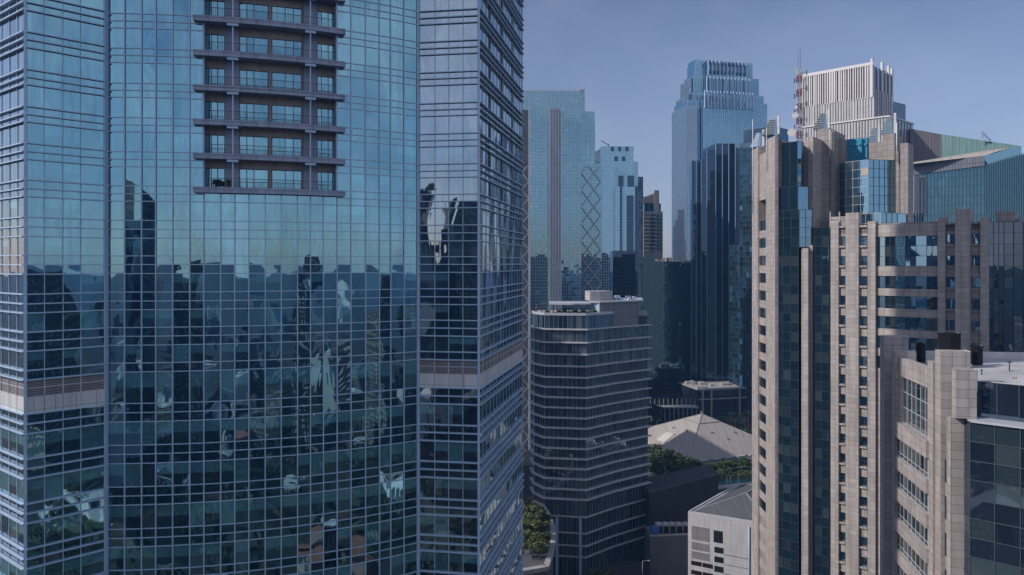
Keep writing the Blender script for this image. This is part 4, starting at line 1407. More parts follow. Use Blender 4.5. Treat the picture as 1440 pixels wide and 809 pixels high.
# lower plane
la_, lb_ = hit(1257, pt(1302, 81.6), WD), pt(1302, 81.6)
dL = lb_ - la_
zr = [83.5 - 3.98 * k for k in range(-1, 22)]
prev = zwb
b.box((la_.x, la_.y, 85.6 + 2.0), (dL.x, dL.y, 0), (e.x * 1.2, e.y * 1.2, 0), (0, 0, zwb - 87.6))
for k, zt_ in enumerate(zr):
    zb_ = zt_ - 2.3
    if zb_ < 0: break
    nxt_ = zr[k + 1] if k + 1 < len(zr) else 0
    b.box((la_.x, la_.y, nxt_), (dL.x, dL.y, 0), (e.x * .7, e.y * .7, 0), (0, 0, zb_ - nxt_))
b.build('spandrel_walls', STONE, an)
b = MB()
q = V2(49.6, 81.3)
apoly = [wa + e * 1.0 + WD * 3.5, wb + e * 1.0, pt(1358, 78.5) + V2(.3, .5), pt(1372, 75.8) + V2(.4, .9), V2(59, 68) + V2(.2, 1), V2(80, 70), V2(90, 96), V2(58, 101)]
b.prism([(p.x, p.y) for p in apoly], 0, 96.4)
b.build('core_walls', STONE_GREY, an)
window(an, wa + e * .35, wb + e * .35, zwb, zwt, 6, 3, mat=G_PALE, fm=ALU_PALE, tone=[(.02, .05, .06), (.05, .08, .08), (.01, .02, .03)], blind=1)
for k, zt_ in enumerate(zr):
    if zt_ < 50 or zt_ > 88: continue
    window(an, la_ + e * .35, lb_ + e * .35, zt_ - 2.3, zt_, 8, low=.55, mat=G_SMOKE, fm=ALU_PALE, tone=[(.01, .015, .015), (.02, .03, .03), (.10, .085, .03), (.03, .05, .05)], blind=.9)
bkd = MB(); bkd.box((la_.x + e.x * .45, la_.y + e.y * .45, 0), (dL.x, dL.y, 0), (e.x * .3, e.y * .3, 0), (0, 0, 87.5)); bkd.build('window_backing', CONC_DARK, an)
# narrow window column by the front pier
wc0 = pt(1336.5, 75.0) + WD * 1.0
wc1 = pt(1323, 78) + e * .1
for k, zt_ in enumerate([q_ + 1.2 for q_ in zr]):
    if zt_ < 45 or zt_ > 90: continue
    A_, B_ = pt(1329.5, 77.2), pt(1336, 75.9)
    window(an, A_, B_, zt_ - 2.4, zt_, 1)
    sb_ = MB(); d = B_ - A_
    sb_.box((A_.x, A_.y, zt_ - 3.98), (d.x, d.y, 0), (e.x * .5, e.y * .5, 0), (0, 0, 1.58)); sb_.build('sill_panel', STONE, an)
# roof
b = MB()
rpoly = [wa + e * .8, wb + e * .8, pt(1366, 76.5), pt(1373, 75.4), V2(58.5, 68.6), V2(80, 70), V2(90, 96), V2(58, 101)]
b.prism([(p.x, p.y) for p in rpoly], 96.45, 96.7)
roofo = b.build('roof', ROOF_PALE, an)
cp = MB()
for a, c in zip(rpoly[:4] + [rpoly[4]], rpoly[1:5] + [rpoly[5]]):
    cp.bar((a.x, a.y, 97.1), (c.x, c.y, 97.1), .35, .9)
for a, c in ((rpoly[6], rpoly[7]), (rpoly[7], rpoly[0])):
    cp.bar((a.x, a.y, 97.1), (c.x, c.y, 97.1), .35, .9)
cp.build('parapet', MASTW, an)
# glass bay: upper tier and main tier
FRM = solid('bay_frame_grey', (.07, .08, .10), .5)
G_FG = glass('foreground_bay_glass', (0.50, 0.65, 0.82), 0.26)
u0, u1, u2 = pt(1354, 77.3), pt(1372, 74.8), pt(1372, 74.8) + SU * 15
ztier = zz(590, 74)
bay(an, [u0, u1, u2], ztier, zz(536, 75), G_FG, widths=(2, 8), zoff=[94.0], tone=(.016, .026, .042), bm=FRM, vblind=.05)
l0, l1, l2 = pt(1343, 77.0), pt(1364, 73.3), pt(1364, 73.3) + SU * 17
zo = [ztier - .1 - 1.98 * k for k in range(1, 45)]
bay(an, [l0, l1, l2], 0, ztier - .1, G_FG, widths=(2, 8), zoff=sorted(zo), tone=(.016, .026, .042), bm=FRM, vblind=.2, bow=.009)
b = MB()
b.prism([(p.x, p.y) for p in (l0 + V2(-.1, -.1), l1 + V2(-.05, -.25), l2 + V2(-.2, -.25), l2 + V2(1, 3), l0 + V2(1.5, 2))], ztier - .1, ztier + .12)
b.build('bay_ledge', ALU_PALE, an)
b = MB()
b.prism([(p.x, p.y) for p in (l0 + V2(.3, .3), l1 + V2(.15, .4), l2 + V2(.3, .4), l2 + V2(5, 6), l0 + V2(4, 4))], 0, ztier - .15)
b.build('bay_core', CONC_DARK, an)


def tank(px, Yq, py0, py1, w_, label, ribbed_=True):
    c = pt(px, Yq); z0 = 96.7
    hgt = zz(py0, Yq) - z0
    t_ = thing('water_tank', label, 'water tank', (c.x, c.y, z0), 'black water tanks on the pale roof')
    s_ = MB(); s_.cbox(c.x, c.y, z0 + .12, w_, w_, hgt - .3, .35)
    for k in range(3):
        s_.cbox(c.x, c.y, z0 + .12 + (hgt - .4) * (k + .5) / 3, w_ + .08, w_ + .08, .08, .35)
    s_.build('tank_body', BLACK, t_)
    s_ = MB(); s_.cbox(c.x, c.y, z0 + hgt - .18, w_ + .14, w_ + .14, .12, .35); s_.tube((c.x, c.y, z0 + hgt - .06), (c.x, c.y, z0 + hgt + .04), w_ * .25, w_ * .25, 12); s_.build('lid', BLACK, t_)
    s_ = MB(); s_.cbox(c.x, c.y, z0, w_ + .1, w_ + .1, .12, .35); s_.build('base', CONC, t_)
    s_ = MB(); s_.tube((c.x + w_ * .62, c.y, z0), (c.x + w_ * .62, c.y, z0 + hgt), .05, .05, 6); s_.build('pipe', ALU_PALE, t_)


tank(1295.3, 94.5, 482, 498, .75, 'small black water tank at the left end of the pale roof')
tank(1335, 90, 468, 495, 1.75, 'largest black water tank, standing behind the front granite pier')
tank(1373.5, 92, 486, 503, .95, 'medium black water tank at the right, below the stone tower windows')
c = pt(1419.5, 87.5)
t_ = thing('roof_vent', 'small T shaped vent pipe on a pad on the pale roof', 'vent', (c.x, c.y, 96.7))
s_ = MB(); s_.tube((c.x, c.y, 96.7), (c.x, c.y, 97.75), .07, .07, 8); s_.bar((c.x - .22, c.y, 97.8), (c.x + .22, c.y, 97.8), .14, .14); s_.build('pipe', ALU_DARK, t_)
s_ = MB(); s_.cbox(c.x, c.y, 96.7, .8, .5, .08, .3); s_.build('pad', CONC, t_)
c = pt(1380.5, 84.5)
t_ = thing('roof_standpipe', 'tiny dark standpipe near the front of the pale roof', 'pipe', (c.x, c.y, 96.7))
s_ = MB(); s_.tube((c.x, c.y, 96.7), (c.x, c.y, 97.2), .07, .06, 8); s_.build('stem', ALU_DARK, t_)
s_ = MB(); s_.tube((c.x, c.y, 97.2), (c.x, c.y, 97.35), .12, .12, 8); s_.build('cap', ALU_DARK, t_)
c = pt(1427, 77.5)
t_ = thing('warning_light', 'pair of small red warning lamps on a white post at the roof edge', 'lamp', (c.x, c.y, 96.7))
s_ = MB(); s_.tube((c.x, c.y, 96.7), (c.x, c.y, 97.4), .03, .03, 6); s_.bar((c.x - .16, c.y, 97.38), (c.x + .16, c.y, 97.38), .04, .04); s_.build('post', MASTW, t_)
for s in (-.15, .15):
    s_ = MB(); s_.tube((c.x + s, c.y, 97.4), (c.x + s, c.y, 97.58), .07, .05, 8); s_.build('lamp', RED, t_)

# ------------------------------------------------------------------ 12. curved office block with ledges, in the middle
cbt = thing('ledged_building', 'dark curved office block ringed by thin grey ledges, with a terrace on its roof', 'building', (28, 265, 0))
K = [pt(748.5, 264), pt(752, 258), pt(766, 252.3), pt(824, 250), pt(842, 254.5), pt(862, 259.5), pt(911, 270)]
K0 = K[3]
lpx = [463.6, 482.2, 498.9, 515.6, 531.4, 545.5, 559.8, 574.2, 588.6, 603, 617.3, 631.7, 646, 660, 674.4, 689, 703, 727.7, 750.6, 768.4, 784]
LZ = [zz(y, 250) for y in lpx]
zpar = zz(441, 250)
G_OFF = glass('office_glass', (0.58, 0.78, 0.95), 0.38)
g_, b_ = MB(), MB()
zs = [0.0] + LZ[::-1] + [zpar]
for i in range(6):
    a, c = K[i], K[i + 1]
    top_z = zpar if i < 5 else LZ[0]
    zz_ = [q for q in zs if q <= top_z + .01]
    nu = max(2, round((c - a).length / 1.7))
    panes(g_, a, c, zz_, lin(nu), lambda i, j: tuple(q_ * (2.2 if j > 17 else 1.0) for q_ in random.choice([(.015, .025, .035), (.02, .035, .048), (.006, .010, .016), (.03, .05, .065), (.07, .09, .10), (.05, .06, .06)])), bow=.0, tilt=.02, n=2)  # top rows get raised pane tones, imitating lit interiors
    vbars(b_, a, c, lin(nu), 0, top_z, .05, .06)
o = g_.build('glass_facade', G_OFF, cbt)
b_.build('mullions', ALU, o)
# slanting fins behind the ledges
sl_ = MB()
for i in range(1, 6):
    a, c = K[i], K[i + 1]
    d = (c - a); L = d.length; dn_ = d / L; nr = V2(dn_.y, -dn_.x)
    n_ = int(L / 1.3)
    for j in range(len(LZ) - 3):
        z1_, z0_ = LZ[j], LZ[j + 1]
        for k in range(n_):
            u = (k + random.uniform(.1, .9)) / n_
            lean = random.choice([-.5, .3, .5, .8, .4, .0]) * (1 if i >= 3 else .5)
            p0_ = a + d * u + nr * .25; p1_ = p0_ + dn_ * lean
            sl_.bar((p0_.x, p0_.y, z0_ + .2), (p1_.x, p1_.y, z1_ - .2), .07, .07)
sl_.build('slanting_fins', solid('fin_grey', (.20, .22, .26), .6), o)
cen = V2(33, 285)
LEDGE = solid('ledge_grey', (0.54, 0.54, 0.56), .6, 0, .15)
for j, z in enumerate(LZ):
    lg = MB()
    dep = 1.0 if j < 17 else .45
    front = []
    for i, p in enumerate(K):
        d0 = (K[i] - K[i - 1]).normalized() if i > 0 else None
        d1 = (K[i + 1] - K[i]).normalized() if i < len(K) - 1 else None
        d = ((d0 or d1) + (d1 or d0)).normalized()
        nr = V2(d.y, -d.x)
        front.append(p + nr * dep)
    if j < 17:
        front[0] += (K[0] - K[1]).normalized() * .6; front[-1] += (K[-1] - K[-2]).normalized() * 1.2
    for i in range(len(K) - 1):
        lg.prism([(p.x, p.y) for p in (K[i] , K[i + 1], front[i + 1], front[i])], z - .22, z + .22)
    lg.build('ledge', LEDGE, cbt)
inset_ = [p + (cen - p).normalized() * .4 for p in K]
b = MB(); b.prism([(p.x, p.y) for p in inset_ + [pt(905, 300), pt(755, 292)]], 0, LZ[0]); b.build('core', CONC_DARK, cbt)
tr = K[:5] + [pt(862, 259.5)]
trin = [p + (cen - p).normalized() * .4 for p in tr]
b = MB(); b.prism([(p.x, p.y) for p in trin + [pt(864, 278), pt(757, 280)]], LZ[0], zpar - .8); b.build('roof_terrace', CONC, cbt)
b = MB()
for a, c in zip(tr[:-1], tr[1:]):
    b.bar((a.x, a.y, zpar - .35), (c.x, c.y, zpar - .35), .5, .9)
b.build('parapet', ALU_PALE, cbt)
# plant block, clad in ribbed metal, and roof slab
pa_, pb_ = pt(843, 257.5), pt(897, 268)
b = MB(); b.prism([(p.x, p.y) for p in (pa_, pb_, pb_ + V2(4, 16), pa_ + V2(0, 18))], LZ[0] - .1, zz(425.5, 262)); b.build('plant_block', panelled('ribbed_metal', (.30, .31, .34), .6, 30, .12, var=.06), cbt)
pc_ = pt(905, 272)
b = MB(); b.prism([(p.x, p.y) for p in (pt(829, 258), pa_ + V2(0, -.6), pb_ + V2(.3, -.6), pc_, pc_ + V2(2, 16), pt(829, 277))], zz(425.3, 262), zz(423.3, 262)); b.build('roof_slab', ALU_PALE, cbt)
b = MB(); p0_, p1_ = pt(829.6, 262), pt(843, 262.5); p2_ = pt(861.5, 266)
b.prism([(p.x, p.y) for p in (p0_, p1_, p2_, p2_ + V2(-2, 7), p0_ + V2(-1, 8))], zz(423.3, 262), zz(410, 262)); b.build('roof_box', panelled('roof_box_panels', (.46, .45, .45), 1.6, 1.4, .04, var=.06), cbt)
for i in range(16):
    q = pt(random.uniform(848, 893), 0 + random.uniform(268, 276)); b = MB(); b.cbox(q.x, q.y, zz(423.3, 262), random.uniform(.8, 2.4), random.uniform(.8, 1.8), random.uniform(.5, 1.5), .2); b.build('roof_unit', random.choice([CONC, ALU, CONC_DARK]), cbt)
b = MB(); a, c = pt(843, 257), pt(835, 258.5)
b.prism([(p.x, p.y) for p in (c, a, a + V2(0, 10), c + V2(0, 10))], zpar - .8, zz(425.5, 258)); b.build('stair_core', ALU, cbt)
b = MB(); a, c = pt(898, 271.5), pt(910, 272.5)
b.prism([(p.x, p.y) for p in (a, c, c + V2(0, 8), a + V2(0, 8))], LZ[0], zz(444, 272)); b.prism([(p.x, p.y) for p in (a + V2(-.1, -.2), c + V2(.1, -.2), c + V2(.1, 8), a + V2(-.1, 8))], zz(443.9, 272), zz(438, 272), 1); b.build('side_terrace', [G_OFF, CONC], cbt)
# terrace canopy on posts
b = MB()
cz = zz(428.5, 258)
b.prism([(p.x, p.y) for p in (pt(772, 258), pt(806, 256), pt(831, 257.5), pt(831, 272), pt(772, 272))], cz, cz + .5)
b.build('canopy_roof', ALU_PALE, cbt)
b = MB()
b.prism([(p.x, p.y) for p in (pt(796, 254.5), pt(812, 254), pt(814, 262), pt(797, 262))], cz - .75, cz - .15)
b.build('dark_canopy', ALU_DARK, cbt)
b = MB()
b.prism([(p.x, p.y) for p in (pt(760, 262), pt(774, 260), pt(774, 268), pt(760, 268))], cz - .2, cz + .25)
b.build('dark_canopy', ALU_DARK, cbt)
for px, Yq in ((778, 256), (791, 255), (804, 254.8), (817, 255), (829, 257), (778, 268), (800, 268), (762, 263)):
    q = pt(px, Yq); b = MB(); b.cbox(q.x, q.y, zpar - .8, .35, .35, cz - zpar + .6); b.build('canopy_post', ALU_DARK, cbt)
# small people-sized furniture and planters on the terrace
for i, (px, Yq) in enumerate(((770, 256), (786, 256.5), (794, 262), (809, 260), (821, 257), (836, 256.5))):
    q = pt(px, Yq); zc = zpar - .8
    t_ = thing('terrace_planter', ('leafy planter at the left end of the roof terrace', 'leafy planter under the pale canopy edge', 'leafy planter in the middle of the roof terrace', 'leafy planter beneath the dark canopy', 'leafy planter right of the dark canopy', 'leafy planter by the stair core of the roof terrace')[i], 'planter', (q.x, q.y, zc), 'planters on the roof terrace')
    s_ = MB(); s_.cbox(q.x, q.y, zc, 1.4, .7, .7); s_.build('box', CONC, t_)
    s_ = MB()
    for k in range(120):
        cc = Vector((q.x + random.uniform(-.8, .8), q.y + random.uniform(-.4, .4), zc + .7 + abs(random.gauss(0, .5))))
        u = Vector((random.gauss(0, 1), random.gauss(0, 1), random.gauss(0, 1))).normalized() * .25; v = u.orthogonal() * .6
        s_.face([cc - u, cc + v, cc + u, cc - v], 0, (random.random(),) * 3)
    s_.build('foliage', LEAF, t_)
# red flag-like umbrella on the terrace corner
q = pt(754.5, 259)
t_ = thing('red_parasol', 'closed red parasol at the left corner of the roof terrace', 'parasol', (q.x, q.y, zpar - .8))
s_ = MB(); s_.tube((q.x, q.y, zpar - .8), (q.x, q.y, zpar + 2.6), .05, .04, 6); s_.build('pole', MASTW, t_)
s_ = MB(); s_.tube((q.x, q.y, zpar + .3), (q.x, q.y, zpar + 2.4), .35, .08, 8); s_.build('cloth', RED, t_)

# podium corner terrace of the ledged building
b = MB(); a, c = pt(768, 251.0), pt(821, 248.6)
for px, Yq in ((783, 249.3), (816, 248.5)):
    q = pt(px, Yq); b.cbox(q.x, q.y, 0, .9, .9, LZ[-4] , 0)
b.build('corner_columns', ALU, cbt)

# ------------------------------------------------------------------ 13. pyramid-roofed hall
ph = thing('pyramid_hall', 'low hall under a broad tan pyramid roof among trees', 'building', (112, 420, 0))
N_, R_, L_, X_ = V2(93, 377), V2(155, 401), V2(69, 439), V2(131, 463)
apx = Vector((112, 420, 20.8))
ez = 4.5
b = MB()
for p, q in ((N_, R_), (R_, X_), (X_, L_), (L_, N_)):
    b.face([(p.x, p.y, ez), (q.x, q.y, ez), tuple(apx)])
    b.face([(q.x, q.y, ez - .5), (q.x, q.y, ez), (p.x, p.y, ez), (p.x, p.y, ez - .5)][::-1])
b.face([(p.x, p.y, ez - .5) for p in (L_, X_, R_, N_)])
ro = b.build('roof', ROOF_TAN, ph)
b = MB()
for p in (N_, R_, L_, X_):
    b.bar((p.x, p.y, ez + .12), tuple(apx + Vector((0, 0, .12))), .5, .3)
for f in (.22,):
    rr = [apx.lerp(Vector((p.x, p.y, ez)), f) for p in (N_, R_, X_, L_)]
    for i in range(4):
        b.bar(rr[i] + Vector((0, 0, .15)), rr[(i + 1) % 4] + Vector((0, 0, .15)), .9, .3)
b.build('ridge_capping', CONC, ro)
b = MB()
for (f, s_, hh) in ((.45, .35, .9), (.62, .55, .8), (.5, .8, 1.0)):
    e0 = apx.lerp(Vector((N_.x, N_.y, ez)), f); e1 = apx.lerp(Vector((R_.x, R_.y, ez)), f)
    q = e0.lerp(e1, s_); b.cbox(q.x, q.y, q.z - .3, 1.2, 1.2, hh + .3)
    e1 = apx.lerp(Vector((L_.x, L_.y, ez)), f); q = e0.lerp(e1, s_ * .8); b.cbox(q.x, q.y, q.z - .3, 1.0, 1.0, hh + .2)
b.cbox(apx.x, apx.y, apx.z - .3, .8, .8, 1.6); b.tube((apx.x - .3, apx.y, apx.z), (apx.x - .3, apx.y, apx.z + 2.4), .12, .05, 6)
b.build('roof_vent', CONC, ro)
b = MB()
e0, e1 = apx.lerp(Vector((L_.x, L_.y, ez)), .62), apx.lerp(Vector((N_.x, N_.y, ez)), .62)
f0, f1 = apx.lerp(Vector((L_.x, L_.y, ez)), .84), apx.lerp(Vector((N_.x, N_.y, ez)), .84)
qq = [e0.lerp(e1, .55), e0.lerp(e1, .38), f0.lerp(f1, .42), f0.lerp(f1, .56)]
up_ = Vector((0, 0, .5))
b.face([v + up_ for v in qq]); b.face([v - up_ for v in qq][::-1])
for i in range(4):
    b.face([qq[(i + 1) % 4] - up_, qq[(i + 1) % 4] + up_, qq[i] + up_, qq[i] - up_])
b.build('roof_skylight', MASTW, ro)
b = MB(); b.prism([(p.x, p.y) for p in (N_.lerp(apx.xy, .12), R_.lerp(apx.xy, .12), X_.lerp(apx.xy, .12), L_.lerp(apx.xy, .12))], 0, ez - .4); b.build('wall', G_SMOKE, ph)
b = MB()
e_ = (R_ - N_).normalized(); o_ = V2(e_.y, -e_.x)
a, c = N_ + e_ * 6 + o_ * .5, R_ + o_ * .5
pts_ = [(a.x, a.y, 4.2), (c.x, c.y, 4.2), (c.x + o_.x * 9, c.y + o_.y * 9, 3.0), (a.x + o_.x * 9 + e_.x * 4, a.y + o_.y * 9 + e_.y * 4, 3.0)]
b.face(pts_[::-1]); b.face([(x, y, z_ - .4) for x, y, z_ in pts_])
for i in range(4):
    j = (i + 1) % 4
    b.face([(pts_[i][0], pts_[i][1], pts_[i][2] - .4), (pts_[i]), pts_[j], (pts_[j][0], pts_[j][1], pts_[j][2] - .4)])
for k in range(7):
    q = a + e_ * (4 + 8 * k) + o_ * .6
    b.cbox(q.x, q.y, 4.2, 5, 1.0, .6, math.atan2(e_.y, e_.x), 1)
b.build('porch_roof', [ROOF_SLATE, MASTW], ph)
b = MB()
for k in range(8):
    q = a + e_ * (5 + 7 * k) + o_ * 8; b.tube((q.x, q.y, 0), (q.x, q.y, 2.9), .2, .2, 8)
b.build('porch_columns', CONC, ph)

# ------------------------------------------------------------------ 14. white building below
wbt = thing('white_building', 'white panelled building with a hipped slate roof and grey louvres below the pyramid hall', 'building', (60, 230, 0))
WC = pt(967.5, 230); WR = pt(1054.5, 221)
wd_ = (WR - WC).normalized(); wn_ = V2(wd_.y, -wd_.x)
WR2 = WC + wd_ * 26
wbk = V2(18.9, 22).normalized() * 40
WZ = zz(721, 230)
b = MB()
b.prism([(p.x, p.y) for p in (WC, WR2, WR2 + wbk, WC + wbk)], 0, WZ)
b.build('wall', WHITE_WALL, wbt)
b = MB()
qs = [WC, WR2, WR2 + wbk, WC + wbk]
for i in range(4):
    a, c = qs[i], qs[(i + 1) % 4]; cc = (qs[0] + qs[2]) / 2
    a2, c2_ = a + (cc - a).normalized() * .35, c + (cc - c).normalized() * .35
    b.bar((a2.x, a2.y, WZ + .2), (c2_.x, c2_.y, WZ + .2), .5, .42)
b.build('parapet', WHITE_WALL, wbt)
b = MB()
cc = (qs[0] + qs[2]) / 2
ins = [q + (cc - q).normalized() * 2.6 for q in qs]
h0 = WC + wd_ * 13 + wbk * .33; h1 = WC + wd_ * 13 + wbk * .67
r0_, r1_ = Vector((h0.x, h0.y, WZ + 5)), Vector((h1.x, h1.y, WZ + 5))
I = [Vector((q.x, q.y, WZ + .15)) for q in ins]
b.face([I[0], I[1], r0_]); b.face([I[1], I[2], r1_, r0_]); b.face([I[2], I[3], r1_]); b.face([I[3], I[0], r0_, r1_])
ro = b.build('roof', ROOF_SLATE, wbt)
b = MB()
for p in ((I[0], r0_), (I[1], r0_), (I[2], r1_), (I[3], r1_), (r0_, r1_)):
    b.bar(p[0] + Vector((0, 0, .06)), p[1] + Vector((0, 0, .06)), .3, .2)
b.build('ridge_capping', CONC, ro)
LOUV2 = panelled('louvre_vent', (.30, .29, .31), 30, .22, .05, jcol=(.15, .15, .16))


def wpanel(x0, x1, ya, yb, mat, name, dep=.04, col=(.01, .015, .02)):
    a, c = hit(x0, WC, wd_), hit(x1, WC, wd_)
    d = c - a
    sh = (735.8 - 720.7) / (1054.5 - 967.5)
    z1 = WZ - (ya - 720.7) * .23; z0 = WZ - (yb - 720.7) * .23
    b = MB()
    b.box((a.x, a.y, z0), (d.x, d.y, 0), (wn_.x * dep, wn_.y * dep, 0), (0, 0, z1 - z0), 0, col)
    return b.build(name, mat, wbt)


wpanel(972.5, 998, 738, 757, LOUV2, 'louvre_panel')
wpanel(972.5, 998, 760.5, 771, LOUV2, 'louvre_panel')
wpanel(972.5, 998, 773.5, 783.5, LOUV2, 'louvre_panel')
wpanel(1003.5, 1016.5, 739, 755.5, G_SMOKE, 'window', .05)
for k in range(3):
    wpanel(1004.5, 1017.5, 761.5 + 13.2 * k, 769.5 + 13.2 * k, G_SMOKE, 'window', .05)
for k in range(5):
    for (x0, x1) in ((972, 987), (988, 1002.5)):
        wpanel(x0, x1, 787 + 13 * k, 793 + 13 * k, G_SMOKE, 'window', .05, (.03, .012, .012))
for k in range(4):
    wpanel(1018, 1053, 770.0 + 13.2 * k, 770.6 + 13.2 * k, ALU_DARK, 'panel_groove', .03)
b = MB(); a = hit(1053.5, WC, wd_)
b.tube((a.x + wn_.x * .3, a.y + wn_.y * .3, 0), (a.x + wn_.x * .3, a.y + wn_.y * .3, WZ - 1), .15, .15, 8); b.build('drainpipe', ALU, wbt)

# ------------------------------------------------------------------ 15. dark podium wall, chillers, tank
pw = thing('dark_podium', 'dark blank podium wall between the ledged building and the white building', 'building', (55, 275, 0))
A, B = pt(913, 262), pt(1010, 285)
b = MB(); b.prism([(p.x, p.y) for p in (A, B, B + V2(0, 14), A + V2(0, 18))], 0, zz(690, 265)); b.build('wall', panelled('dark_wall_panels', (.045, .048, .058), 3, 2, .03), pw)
b = MB(); b.bar((A.x, A.y, zz(690, 265) + .2), (B.x, B.y, zz(690, 265) + .2), .4, .5); b.build('coping', CONC_DARK, pw)
lp = thing('service_podium', 'low dark plinth carrying a row of chillers beside the white building', 'building', (50, 248, 0))
A2, B2 = pt(914, 246), pt(975, 248)
b = MB(); b.prism([(p.x, p.y) for p in (A2, B2, B2 + V2(0, 10), A2 + V2(0, 10))], 0, zz(755, 246)); b.build('plinth_wall', CONC_DARK, lp)
b = MB(); b.bar((A2.x, A2.y, zz(755, 246) + .3), (B2.x, B2.y, zz(755, 246) + .3), .2, .6); b.build('parapet', CONC, lp)
zc = zz(755, 246)
for i in range(5):
    q = pt(926 + 9.5 * i, 250.5)
    t_ = thing('chiller_unit', ('rooftop chiller nearest the blue tank', 'second chiller from the blue tank', 'middle chiller of the row on the plinth', 'fourth chiller from the blue tank', 'chiller nearest the white building')[i], 'chiller', (q.x, q.y, zc), 'chillers on the plinth')
    s_ = MB()
    for dx in (-1, 1):
        for dy in (-1.4, 1.4):
            s_.cbox(q.x + dx, q.y + dy, zc, .15, .15, 2.6)
    s_.cbox(q.x, q.y, zc + 2.6, 2.3, 3.2, .3); s_.build('frame', CONC, t_)
    s_ = MB(); s_.cbox(q.x, q.y, zc + .2, 1.9, 2.7, 2.4); s_.build('coil', BLACK, t_)
    for dy in (-.75, .75):
        s_ = MB(); s_.tube((q.x, q.y + dy, zc + 2.9), (q.x, q.y + dy, zc + 3.15), .6, .6, 12); s_.build('fan', ALU_PALE, t_)
q = pt(921.5, 248.3)
t_ = thing('blue_tank', 'blue plastic water tank on a stand at the plinth corner', 'water tank', (q.x, q.y, zc))
s_ = MB(); s_.cbox(q.x, q.y, zc + .5, 2.4, 2.2, 2.2)
for k in range(3): s_.cbox(q.x, q.y, zc + .8 + .7 * k, 2.48, 2.28, .1)
s_.build('tank_body', BLUE_T, t_)
s_ = MB()
for dx in (-1, 1):
    for dy in (-.9, .9): s_.cbox(q.x + dx, q.y + dy, zc, .2, .2, .5)
s_.build('stand', CONC, t_)

# raised garden behind the podium
gd_ = MB()
gpoly = [pt(905, 285), pt(1075, 300), pt(1075, 335), pt(905, 330)]
gz = 15.5
gd_.prism([(p.x, p.y) for p in gpoly], 0, gz)
tag(gd_.build('garden_terrace', solid('garden_soil', (.045, .06, .025), .9, 0, .3, .4)), kind='structure')
pth = MB()
A, B = pt(950, 291), pt(1075, 304)
pth.prism([(p.x, p.y) for p in (A, B, B + V2(0, 4.5), A + V2(0, 4.5))], gz + .004, gz + .10)
tag(pth.build('garden_path', CONC), kind='structure')
pl = MB()
A, B = pt(955, 297.5), pt(1070, 309)
pl.prism([(p.x, p.y) for p in (A, B, B + V2(0, 3), A + V2(0, 3))], gz + .004, gz + .12)
tag(pl.build('water_channel', WATER), kind='structure')

# ------------------------------------------------------------------ 16. low building with a colonnade, behind the pyramid
cl_ = thing('colonnade_building', 'low dark building with a pale column frame and flat roof behind the pyramid', 'building', (150, 500, 0))
A, B = pt(983, 500), pt(1075, 512)
d = (B - A); dn_ = d.normalized(); nr = V2(dn_.y, -dn_.x)
zt_ = zz(546, 505)
b = MB(); b.prism([(p.x, p.y) for p in (A - nr * 4, B - nr * 4, B - nr * 30, A - nr * 30)], 0, zt_ - 1); b.build('wall', G_SMOKE, cl_)
b = MB(); b.prism([(p.x, p.y) for p in (A, B, B - nr * 31, A - nr * 31)], zt_ - 1, zt_); b.build('roof', CONC, cl_)
b = MB()
for u in (.06, .19, .62, .75, .98):
    q = A + d * u; b.cbox(q.x, q.y + .7, 0, 1.1, 1.1, zt_ - 1)
b.bar((A.x, A.y - .2, zt_ - 7.2), (B.x, B.y - .2, zt_ - 7.2), .8, .8)
b.build('colonnade', CONC, cl_)
b = MB()
for i in range(14):
    u, v = random.uniform(.05, .95), random.uniform(4, 26); q = A + d * u - nr * v
    b.cbox(q.x, q.y, zt_, random.uniform(2, 6), random.uniform(2, 5), random.uniform(.6, 2.2), .1)
b.build('roof_plant', CONC, cl_)
st2 = thing('canopy_pavilion', 'dark low pavilion with a thin pale canopy left of the colonnade', 'building', (120, 505, 0))
A, B = pt(905, 500), pt(980, 500)
b = MB(); b.prism([(p.x, p.y) for p in (A, B, B + V2(0, 20), A + V2(0, 20))], 0, 9); b.build('wall', G_DARK, st2)
b = MB(); b.prism([(p.x, p.y) for p in (A + V2(8, -6), B + V2(0, -6), B + V2(0, 2), A + V2(8, 2))], 9.1, 9.6); b.build('canopy', CONC, st2)
b = MB()
for i in range(12):
    q = A + (B - A) * ((i + .5) / 12); b.cbox(q.x, q.y - 5, 0, .5, .5, 9.05)
    b.cbox(q.x, q.y - .4, 9.6, .35, .35, 5)
b.build('posts', CONC, st2)

# ------------------------------------------------------------------ 17. planted pool terrace at the foot of the glass tower
ptz = 26.0
tp = thing('pool_podium', 'curved pale podium with a small pool beside the foot of the glass tower', 'building', (10, 230, 0))
ctr = V2(-22, 226)
outl = [pt(722, 250), pt(741, 252), pt(762, 246), pt(771, 236), pt(777, 226), pt(778, 216), pt(775, 206), pt(768, 196), pt(690, 190), pt(690, 250)]
b = MB(); b.prism([(p.x, p.y) for p in outl], 0, ptz - .3); b.build('deck', CONC_DARK, tp)
b = MB()
for a, c in zip(outl[1:8], outl[2:9]):
    b.bar((a.x, a.y, ptz), (c.x, c.y, ptz), 1.6, 1.2)
b.build('parapet', CONC, tp)
b = MB(); pq = [pt(744, 248.5), pt(756, 247), pt(764, 239), pt(751, 240)]
b.prism([(p.x, p.y) for p in pq], ptz - .3, ptz + .1); b.build('pool_water', WATER, tp)
b = MB()
for a, c in zip(pq, pq[1:] + pq[:1]):
    b.bar((a.x, a.y, ptz + .1), (c.x, c.y, ptz + .1), .7, .7)
b.build('pool_edge', CONC, tp)

